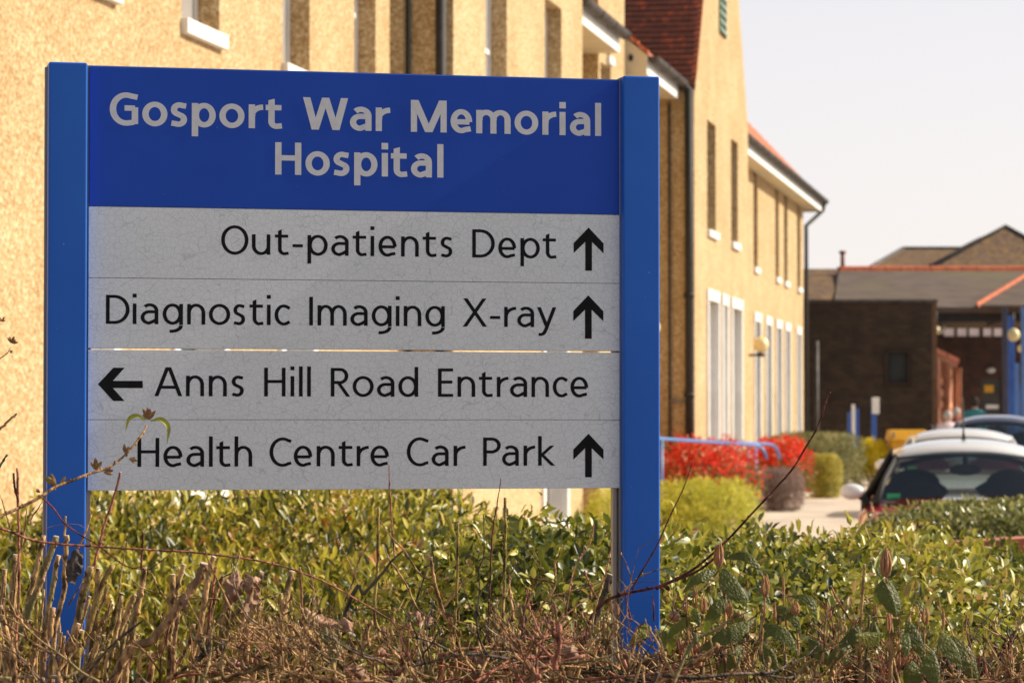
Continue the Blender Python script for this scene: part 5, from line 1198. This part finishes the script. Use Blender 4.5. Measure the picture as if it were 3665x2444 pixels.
# flowering tip: drooping green leaves with a bronze tuft
for x, y, s, n, a0 in ((534,1500,48,16,85),(448,1622,38,7,85),(462,1640,36,4,-5),(345,1682,50,7,95),(372,1690,42,6,20),(198,1742,54,8,100),(215,1735,38,5,30),(143,1762,20,4,150)):
    leaflet_cluster(br2, x, y, 5.58, s, n, M['budleaf'], a0, 62 if n > 10 else 35)
b = MB(); L0 = sh1.location
for pts, wd in (([(524,1502),(490,1487),(462,1500),(449,1545)], 15), ([(540,1506),(578,1500),(604,1530),(598,1588)], 17)):
    c = catmull(world(pts, 5.58), 6); n = len(c); vs = []
    for i, q in enumerate(c):
        t = i/(n-1); w = wd/F*5.58/2*math.sin(math.pi*min(1, t*.9+.08))*2.0; tn = (c[min(i+1,n-1)]-c[max(i-1,0)]).normalized(); sd = tn.cross(Vector((.2,-1,.25))).normalized()
        dn = Vector((0,-1,0))
        vs += [q+sd*w*.5+dn*w*.3-L0, q-L0, q-sd*w*.5+dn*w*.3-L0]
    b.add(vs, [(3*i+j, 3*i+j+1, 3*i+j+4, 3*i+j+3) for i in range(n-1) for j in (0,1)], 0, True)
o = b.build('drooping_leaves', M['newleaf'], br2)
# little tufts at the left edge
tw = stemto(sh1, [(70,770),(50,800),(0,845),(-60,880)], lambda p: (p[0]/1.7423, 800+p[1]/1.7423), 7, 5.6, M['bk_pink'], name='twig', down=False, cut=False)
for x, y, s, n in ((43,1228,28,9),(36,1262,18,4),(5,1150,22,5)): leaflet_cluster(tw, x, y, 5.6, s, n, M['budleaf'], 80, 80)
stemto(sh1, [(105,1185),(50,1235),(-30,1310)], lambda p: (p[0]/1.7423, 800+p[1]/1.7423), 17, 5.6, M['bk_pink'], name='twig', down=False)
stemto(sh1, [(45,1440),(20,1480),(-30,1560)], lambda p: (p[0]/1.7423, 800+p[1]/1.7423), 12, 5.6, M['bk_dark'], name='twig', down=False)
# dead leaves caught on the stems
def dead(name, pieces, Y, m, label, loc):
    p0 = P(loc[0], loc[1], Y); b = MB()
    for a, c, w, sag, nr in pieces:
        blade(b, P(a[0], a[1], Y), P(c[0], c[1], Y-.02), w/F*Y, sag, nr, p0, fold=.8, edge=.3, nseg=22, ncr=7)
    b.v = [tuple(Vector(q) + noise.noise_vector(Vector(q)*60)*.0055 + noise.noise_vector(Vector(q)*190)*.0022) for q in b.v]
    o = b.build(name, m, None, loc=p0); tag(o, label, 'leaf', 'dead leaves caught in the stems'); s = o.modifiers.new('s','SOLIDIFY'); s.thickness = .0006
    return o
dead('dead_leaf', [((850,2040),(815,2175),70,.25,(.6,-1,.3)), ((880,2050),(862,2190),55,-.3,(-.5,-1,0)), ((905,2060),(885,2120),45,.3,(.2,-1,.5)), ((925,2070),(890,2085),30,.3,(0,-1,.6))], 5.62, M['deadleaf'], 'large curled brown dead leaf hanging between the stems', (860,2100))
dead('dead_leaf', [((1095,2175),(1230,2235),75,-.2,(.1,-1,.9)), ((1225,2210),(1250,2260),60,.3,(.5,-1,.2))], 5.5, M['deadleaf'], 'folded brown dead leaf lying on the twigs under the sign', (1160,2200))
dead('dead_leaf', [((275,1965),(250,2090),62,.1,(-.3,-1,0))], 5.55, M['deadgrey'], 'dark grey dead leaf hanging in front of the left post', (262,2020))
dead('dead_leaf', [((680,2120),(665,2200),30,.3,(-.8,-1,0))], 5.5, M['deadleaf'], 'small orange brown dead leaf stuck to the thick slanting stem', (672,2150))
dead('dead_leaf', [((1460,2190),(1500,2245),30,.5,(.8,-.8,.3)), ((1500,2190),(1530,2240),26,-.4,(-.6,-1,.3))], 5.6, M['deadleaf'], 'crumpled dark brown dead leaf among the central twigs', (1490,2210))
dead('dead_leaf', [((1335,2330),(1390,2350),35,.4,(0,-1,.5))], 5.4, M['deadleaf'], 'small dead leaf low in the twig tangle under the sign', (1360,2340))
dead('dead_leaf', [((1880,2340),(1925,2390),50,.3,(.2,-1,.4))], 5.3, M['deadleaf'], 'orange dead leaf low in the tangle left of the right post', (1900,2360))
dead('dead_leaf', [((1640,2350),(1740,2385),42,.4,(.1,-.6,1)), ((1720,2380),(1680,2440),34,.5,(.8,-.6,.4))], 5.35, M['deadleaf'], 'curled dull brown dead leaf sunk in the middle of the twig tangle', (1690,2380))
dead('dead_leaf', [((2010,2300),(2070,2380),55,.3,(.4,-1,.3))], 5.2, M['deadleaf'], 'narrow brown dead leaf just left of the right post foot', (2040,2340))
dead('dead_leaf', [((1230,2380),(1320,2440),60,.3,(-.2,-1,.5))], 5.2, M['deadleaf'], 'flat brown dead leaf at the bottom edge between two olive rods', (1275,2410))
dead('dead_leaf', [((835,2350),(810,2444),50,.5,(.5,-1,0)), ((850,2360),(850,2450),40,-.5,(-.5,-1,0))], 5.4, M['deadleaf'], 'rolled dead leaf at the bottom under the left half of the sign', (835,2400))

sh2 = empty('red_twig_shrub', (P(1500,2300,5.7).x, 5.7, 0), 0, 'leafless shrub of thin upright olive and red rods in front of the sign panels', 'shrub')
for zp, w, m, dy, cut, dn in [
    ([(335,205),(336,300),(342,400),(350,560),(362,700),(372,780)], 12, RD, .1, False, False), ([(268,478),(268,680),(262,870),(245,1050),(255,1200),(330,1300),(400,1380)], 24, O, .0, True, True),
    ([(765,575),(763,800),(755,1050),(742,1250),(735,1500)], 21, O, .0, True, True), ([(1032,290),(1012,440),(985,600),(968,850),(960,1100),(958,1280),(1000,1420)], 13, M['bk_maroon'], .0, False, False),
    ([(1060,415),(1060,650),(1055,870),(1050,1050),(1040,1200),(1040,1350),(1095,1540)], 24, O, -.05, True, True), ([(597,785),(615,920),(650,1050),(690,1180),(730,1300)], 27, PK, 0, True, True),
    ([(1085,985),(1110,1070),(1145,1160),(1175,1240)], 24, T, 0, True, True), ([(1710,890),(1680,1010),(1640,1120),(1570,1300),(1500,1500)], 52, M['bk_dark'], .1, True, True),
    ([(430,735),(350,810),(280,900),(180,1010),(60,1140)], 26, DK, -.1, False, True), ([(270,540),(350,660),(430,740),(520,880),(600,930)], 12, PK, 0, False, False), ([(308,720),(340,800),(430,930),(500,1080),(570,1190)], 14, PK, -.05, False, False),
    ([(860,868),(780,960),(680,1090),(600,1150)], 16, PK, .05, False, False), ([(577,845),(550,930),(510,1040),(435,1190)], 14, DK, .1, False, False), ([(1415,705),(1395,770),(1372,810),(1370,880),(1370,940),(1340,1020),(1200,1180),(1150,1260)], 15, PK, 0, False, False),
    ([(1680,930),(1580,960),(1450,1000),(1345,1025)], 12, PK, 0, False, False), ([(1725,660),(1710,760),(1680,930)], 9, RD, 0, False, False), ([(1555,868),(1580,940),(1610,1000),(1640,1050)], 14, RD, 0, True, False),
    ([(1108,912),(1200,912),(1290,925),(1370,945)], 9, MR, 0, False, False), ([(180,690),(150,800),(100,960),(60,1060)], 12, PK, .1, False, False), ([(0,630),(60,760),(120,900),(160,1000)], 8, PK, .1, False, False), ([(225,680),(160,780),(110,900)], 11, PK, .1, False, False),
    ([(1215,950),(1190,1040),(1175,1090)], 10, PK, .0, False, False), ([(1240,1200),(1290,1330),(1380,1450)], 22, PK, -.2, True, False), ([(1310,1130),(1340,1260),(1430,1380)], 24, T, -.1, True, True), ([(870,1220),(820,1340),(775,1500)], 26, O, -.2, True, True),
    ([(1010,1030),(1000,1100)], 8, RD, -.2, False, False), ([(555,1340),(590,1450),(640,1560)], 30, O, -.2, True, True), ([(1500,1180),(1490,1300),(1480,1460)], 22, O, -.1, True, True), ([(1800,955),(1820,1080),(1850,1180)], 12, MR, -.1, False, False),
    ([(1975,1015),(1985,1100),(1985,1180)], 11, MR, -.05, False, False), ([(1720,1070),(1740,1180),(1770,1290)], 9, PK, -.1, False, False), ([(150,570),(90,625),(20,660),(-40,690)], 6, DK, .1, False, False), ([(980,1280),(1000,1400),(1060,1500)], 22, PK, -.2, False, True)]:
    stemto(sh2, zp, Z6, w, 5.7+dy, m, name='stem' if w > 18 else 'twig', down=dn, cut=cut, wob=.0007)
sh3 = empty('arching_shrub', (P(2240,2300,5.6).x, 5.6, 0), 0, 'leafless shrub whose long maroon shoots arch across the right blue post', 'shrub')
branch(sh3, [Z6(p) for p in [(1480,1500),(1540,1320),(1600,1150),(1690,1055),(1770,1022),(1850,1000),(1980,975),(2100,935),(2265,865),(2400,760)]] , 22, 5.6, 5.5, MR, taper=.7)
branch(sh3, [Z5(p) for p in [(-30,980),(80,925),(200,860),(330,755),(450,640),(560,520),(700,370),(820,235),(900,105),(960,5),(1000,-90),(1030,-190),(1058,-245)]], 17, 5.5, 5.4, MR, taper=.45)
branch(sh3, [Z6(p) for p in [(1850,985),(1900,890),(1960,790),(2010,700),(2060,590),(2100,500),(2135,430),(2180,330),(2228,190)]], 12, 5.5, 5.45, MR, taper=.45)
branch(sh3, [Z6(p) for p in [(1850,945),(1930,935),(2030,935)]], 5, 5.5, 5.45, MR, taper=.5, name='twig')
# round brown gall/snail on a twig
p = P(2413, 2204, 5.4); b = MB(); rr = 20/F*5.4; b.ellipsoid((0,0,0), (rr, rr, rr*.95), 16, 12); b.ellipsoid((rr*.55,-rr*.2,-rr*.55), (rr*.5,rr*.5,rr*.4), 10, 8)
o = b.build('snail_shell', noisy('brown_shell', (.20,.08,.045), (.34,.16,.09), 20, .3), None, loc=p); tag(o, 'round brown snail shell among twigs at the foot of the right post', 'snail shell')

# ---- shrub with big wrinkled leaves and rusty buds
vb = empty('wrinkled_leaf_shrub', (P(2900,2300,5.8).x, 5.8, 0), 0, 'evergreen shrub with large drooping wrinkled leaves and upright rusty buds', 'shrub'); L = vb.location
for a, c, w, sag, nr, mm, Y in [
    ((340,860),(120,965),62,.10,(0,-.6,1),0,5.75), ((395,845),(575,1055),118,.05,(.5,-1,.55),0,5.6), ((400,790),(665,875),62,.22,(0,-.5,1),0,5.7), ((400,1030),(235,1240),85,.12,(-.5,-1,.5),0,5.65),
    ((565,1175),(225,1300),112,.06,(-.1,-.7,1),0,5.55), ((640,1200),(885,1345),92,.15,(.2,-.7,1),0,5.5), ((705,1085),(905,1245),78,.18,(.3,-.7,1),0,5.65), ((790,1025),(1005,1205),60,.25,(.5,-.6,1),0,5.7),
    ((1235,1210),(1090,1315),80,.05,(-.4,-.8,.8),0,5.6), ((1385,920),(1305,1125),62,.1,(-.8,-1,.2),0,5.65), ((1390,925),(1500,1135),88,.05,(.3,-1,.5),0,5.6), ((1425,925),(1525,1260),84,.08,(.9,-1,.3),0,5.7),
    ((1540,1170),(1690,1400),92,.06,(.5,-1,.4),0,5.65), ((1700,1370),(1765,1575),115,.05,(.4,-1,.4),0,5.45), ((1750,1245),(1915,1450),104,.08,(.5,-1,.5),0,5.6), ((1810,1265),(2025,1510),80,.1,(.7,-1,.5),0,5.7),
    ((1400,1255),(1235,1240),76,-.05,(0,-1,.4),1,5.55), ((1570,1060),(1645,1110),40,.2,(.5,-1,.5),0,5.7), ((1545,1260),(1565,1390),64,.05,(.5,-1,.3),0,5.55), ((175,1150),(15,1265),66,.1,(-.3,-.8,.6),1,5.7),
    ((440,1100),(560,1180),120,-.05,(0,-1,.3),1,5.75), ((210,1100),(260,1200),50,.1,(.4,-1,.4),0,5.7), ((100,1210),(10,1380),70,.1,(-.6,-1,.3),1,5.75), ((1180,1300),(1020,1420),90,.1,(-.3,-1,.8),0,5.75), ((930,1290),(1100,1440),90,.1,(.3,-1,.7),0,5.8),
    ((500,1330),(330,1480),100,.1,(-.3,-1,.7),0,5.8), ((620,1300),(760,1470),100,.1,(.3,-1,.6),0,5.8), ((1330,1180),(1370,1330),80,.05,(.2,-1,.4),0,5.8), ((1900,1400),(2010,1560),80,.1,(.4,-1,.5),0,5.8), ((1560,1420),(1500,1570),90,.1,(-.4,-1,.5),0,5.8),
    ((1600,1480),(1660,1600),90,.05,(.3,-1,.4),0,5.7), ((570,980),(700,1060),60,.2,(.4,-.6,1),0,5.75), ((-90,1190),(-210,1290),80,.05,(-.4,-1,.4),1,5.75), ((0,1230),(50,1340),60,.1,(.4,-1,.4),1,5.7)]:
    Y -= .25; b = MB(); blade(b, P(*Z5(a), Y), P(*Z5(c), Y-.03), w/1.7423/F*Y*1.5, sag*1.5, (nr[0]*1.4, nr[1]*.5, nr[2]), L, fold=.95, nseg=60, ncr=7, edge=.05, curl=-.2, veins=.022)
    b.build('leaf', M['wrinkled2' if mm else 'wrinkled'], vb)
def bud(x, yt, yb, w, Y, n=3):
    b = MB(); p0 = P(*Z5((x, yb)), Y); p1 = P(*Z5((x, yt)), Y); r = w/1.7423/F*Y/2; H = (p1-p0)
    for i in range(n):
        a = 2*math.pi*(i+.3)/n if n > 1 else 0; o = Vector((math.cos(a), math.sin(a), 0))*r*(.72 if n > 1 else 0); k = rg.uniform(.8, 1)
        pts = [p0, p0+H*.25*k+o, p0+H*.6*k+o*1.15, p0+H*k+o*rg.uniform(.3,.9)]; cp = catmull(pts, 4); m = len(cp)-1; rr = r*(.36 if n > 1 else .8)
        b.tube([q-L for q in cp], [rr*(.35+.65*math.sin(math.pi*min(1, j/m*.92+.08))) for j in range(m+1)], 7)
    b.build('bud', M['bud'], vb)
for x, yt, yb, w, n in [(362,672,850,58,4),(652,880,1032,52,3),(765,897,1062,24,1),(1405,708,908,66,6),(155,1012,1132,36,2),(215,950,1100,36,2),(265,1015,1130,46,3),(430,1060,1160,44,2),(710,1050,1192,28,1),(840,1050,1145,50,4),(1037,1060,1150,30,2),(1650,1090,1205,50,3),(1762,1100,1212,26,1),(540,925,990,18,1),(1112,1155,1240,22,2),(745,1150,1205,24,1),(1340,1070,1140,30,2),(-305,1065,1140,22,2),(-270,1060,1145,24,2),(1420,1120,1260,34,3)]:
    bud(x, yt, yb, w*.98, 5.37, n+1 if n > 1 else n)
for zp, w in [([(385,850),(392,930),(398,1030),(400,1250)], 24), ([(652,1030),(648,1120),(635,1210),(620,1400)], 20), ([(1405,905),(1418,1000),(1430,1150),(1440,1300),(1430,1500)], 32), ([(1762,1210),(1750,1290),(1740,1400)], 14), ([(765,1060),(770,1110),(790,1250)], 16), ([(155,1130),(170,1250),(200,1400)], 14), ([(1650,1205),(1640,1300),(1650,1450)], 18), ([(840,1140),(850,1230),(860,1400)], 16), ([(1035,1150),(1020,1280),(1010,1450)], 14), ([(1735,1025),(1745,1110),(1762,1200)], 8), ([(1310,1155),(1400,1160),(1480,1165)], 16)]:
    stemto(vb, zp, Z5, w, 5.40, M['bk_pink'], name='stalk', down=w > 20, cut=False, wob=.0005)
sh4 = empty('rod_shrub', (P(3100,2350,5.5).x, 5.5, 0), 0, 'leafless shrub of a few tan and red rods among the wrinkled leaves', 'shrub')
for zp, w, m, dn, cut in [([(1270,830),(1258,1000),(1245,1200),(1240,1430),(1250,1560)], 24, T, True, True), ([(1300,1150),(1290,1300),(1278,1450),(1280,1560)], 18, DK, True, True), ([(1290,1420),(1300,1500),(1310,1600)], 34, T, True, True), ([(1060,965),(1110,1060),(1180,1170),(1250,1260)], 14, RD, False, True),
    ([(1908,1140),(1905,1230),(1930,1330),(1980,1450),(2050,1560)], 17, RD, True, False), ([(2190,1270),(2185,1400),(2180,1560)], 12, RD, True, False), ([(380,1140),(415,1220),(440,1330),(470,1450)], 12, PK, False, False), ([(330,1180),(430,1260),(560,1360)], 14, PK, False, False), ([(1480,1160),(1485,1300),(1490,1480)], 16, RD, True, False), ([(2140,1360),(2150,1560)], 12, RD, True, False), ([(175,1240),(250,1400),(330,1560)], 20, PK, True, False), ([(100,1010),(75,1100),(80,1160)], 16, PK, False, False)]:
    stemto(sh4, zp, Z5, w, 5.5, m, name='rod', down=dn, cut=cut, wob=.0007)

# ---- the tangle of fine twigs along the bottom
def topline(x):      # upper edge of the tangle in the photograph
    pts = [(0,2330),(400,2340),(800,2340),(1050,2300),(1300,2300),(1600,2310),(1900,2300),(2100,2280),(2300,2310),(2450,2360),(2700,2370),(3000,2380),(3300,2370),(3665,2360)]
    for (a, ya), (c, yc) in zip(pts, pts[1:]):
        if a <= x <= c: return ya + (yc-ya)*(x-a)/(c-a)
    return pts[-1][1] if x > 0 else pts[0][1]
O0 = Vector((0, 5.4, 0))
M['litter'] = leafmat('caught_dead_leaves', [(0,(.035,.018,.010)),(.6,(.10,.055,.030)),(.92,(.20,.11,.06)),(1,(.34,.15,.06))], .8, .12, .15)  # dead leaves, spread and coloured dark to deepen the shade behind the twigs
rq = np.random.default_rng(77); nl = 5200
lx = rq.uniform(-.62, 1.12, nl); ly = rq.uniform(5.75, 6.25, nl); lx = lx*ly/5.9
lz = 1.03 - np.abs(rq.normal(0, .17, nl)) + .035*np.sin(lx*9) - np.clip(-.25-lx, 0, .5)*.3
leaf_mesh('dead_leaf_litter', np.stack([lx, ly-5.4, np.maximum(lz, .05)], 1), rq.normal(size=(nl,3)), rq.normal(size=(nl,3)) + np.array([0,-.6,.5]), rq.uniform(.03,.075,nl), rq.uniform(.018,.04,nl), rq.random(nl), M['litter']).location = O0
tag(bpy.data.objects['dead_leaf_litter'], 'brown dead leaves and debris caught deep in the twig tangle', 'leaf litter', None, 'stuff')
for k, (mt, cnt) in enumerate(((T, 170), (PK, 140), (RD, 50), (M['bk_dark'], 40), (M['bk_pale'], 22))):
    b = MB()
    for i in range(cnt):
        x = rg.uniform(-150, 3800)
        if x < 900 and rg.random() < .55: x = rg.uniform(1000, 3700)
        ty = topline(min(max(x,0),3665)); y = ty + abs(rg.gauss(0, 1))*150 + rg.uniform(0, 60)
        Y = rg.uniform(5.0, 5.95) if x < 2380 else rg.uniform(5.35, 6.1); p = P(x, y, Y)
        a = rg.uniform(0, math.pi*2); d = Vector((math.cos(a), rg.uniform(-.4,.4), math.sin(a)*.62))
        if rg.random() < .14: d = Vector((rg.gauss(0,.5), rg.gauss(0,.3), 1))
        ln = rg.uniform(.10, .34)
        if d.z > 0: ln = min(ln, max(.05, (P(x, ty-50, Y).z - p.z)/max(.2, d.normalized().z)))
        twigchain(b, p, d, ln, rg.choice((.0015,.0022,.003,.004,.0056)), 2, O0)
    for i in range(cnt//3):          # undergrowth lower down, out of the lens, keeps the tangle standing on the ground
        x = rg.uniform(-200, 3850); p = P(x, 2440, rg.uniform(5.0, 6.0)); b.tube([Vector((p.x, p.y, -.02))-O0, Vector((p.x+rg.gauss(0,.04), p.y+rg.gauss(0,.04), .5))-O0, p+Vector((rg.gauss(0,.04),0,rg.uniform(-.12,-.03)))-O0], [.006,.005,.0035], 5)
    o = b.build('twig_tangle', mt, None, loc=O0); tag(o, ['tangle of fine tan twigs along the bottom','tangle of fine pinkish brown twigs along the bottom','fine red twigs mixed into the tangle along the bottom','dark twigs mixed into the tangle along the bottom','pale snapped twigs mixed into the tangle along the bottom'][k], 'twigs', None, 'stuff')
# ------------------------------------------------------------------ light, sky, camera
SUN_AZ, SUN_EL = R(78), R(34)
w = bpy.data.worlds.new('World'); bpy.context.scene.world = w; w.use_nodes = True; nt = w.node_tree
bg = nt.nodes.get('Background') or nt.nodes.new('ShaderNodeBackground')
sky = nt.nodes.new('ShaderNodeTexSky'); sky.sky_type = 'NISHITA'; sky.sun_disc = False; sky.sun_elevation = SUN_EL; sky.sun_rotation = SUN_AZ; sky.air_density = 1.0; sky.dust_density = 1.0; sky.ozone_density = 1.0
mixs = nt.nodes.new('ShaderNodeMixRGB'); mixs.inputs[2].default_value = (6.3, 5.85, 6.2, 1)      # milky thin haze, thickest towards the horizon
tcw = nt.nodes.new('ShaderNodeTexCoord'); spw = nt.nodes.new('ShaderNodeSeparateXYZ'); nt.links.new(tcw.outputs['Generated'], spw.inputs[0]); mr = nt.nodes.new('ShaderNodeMapRange'); mr.inputs[1].default_value = .12; mr.inputs[2].default_value = .5; mr.inputs[3].default_value = .7; mr.inputs[4].default_value = .05; nt.links.new(spw.outputs[2], mr.inputs[0]); nt.links.new(mr.outputs[0], mixs.inputs[0])
tint = nt.nodes.new('ShaderNodeMixRGB'); tint.blend_type = 'MULTIPLY'; tint.inputs[0].default_value = 1; tint.inputs[2].default_value = (1.12, .98, .80, 1); nt.links.new(sky.outputs[0], tint.inputs[1]); nt.links.new(tint.outputs[0], mixs.inputs[1]); nt.links.new(mixs.outputs[0], bg.inputs[0]); bg.inputs[1].default_value = .115
out = nt.nodes.get('World Output') or nt.nodes.new('ShaderNodeOutputWorld'); nt.links.new(bg.outputs[0], out.inputs[0])
ld = bpy.data.lights.new('sun', 'SUN'); ld.energy = 4.8; ld.angle = R(.5); ld.color = (1.0, .90, .74)
lo = bpy.data.objects.new('sun', ld); C.objects.link(lo)
dv = Vector((math.cos(SUN_EL)*math.sin(SUN_AZ), math.cos(SUN_EL)*math.cos(SUN_AZ), math.sin(SUN_EL))); lo.rotation_euler = dv.to_track_quat('Z', 'Y').to_euler(); lo.location = (20, 5, 20)
cd = bpy.data.cameras.new('camera'); cd.lens = F/3665*36; cd.sensor_width = 36; cd.clip_end = 2000; cd.clip_start = .1
cd.dof.use_dof = True; cd.dof.focus_distance = 6.35; cd.dof.aperture_fstop = cd.lens/10.5; cd.dof.aperture_blades = 8
co = bpy.data.objects.new('camera', cd); C.objects.link(co); co.location = CAM; co.rotation_euler = (math.pi/2 + PITCH, 0, 0)
sc = bpy.context.scene; sc.camera = co
sc.view_settings.view_transform = 'Standard'; sc.view_settings.look = 'None'; sc.view_settings.gamma = 1; sc.view_settings.exposure = 0.46; sc.view_settings.use_curve_mapping = False
sc.cycles.max_bounces = 8; sc.cycles.transparent_max_bounces = 12; sc.cycles.use_denoising = True
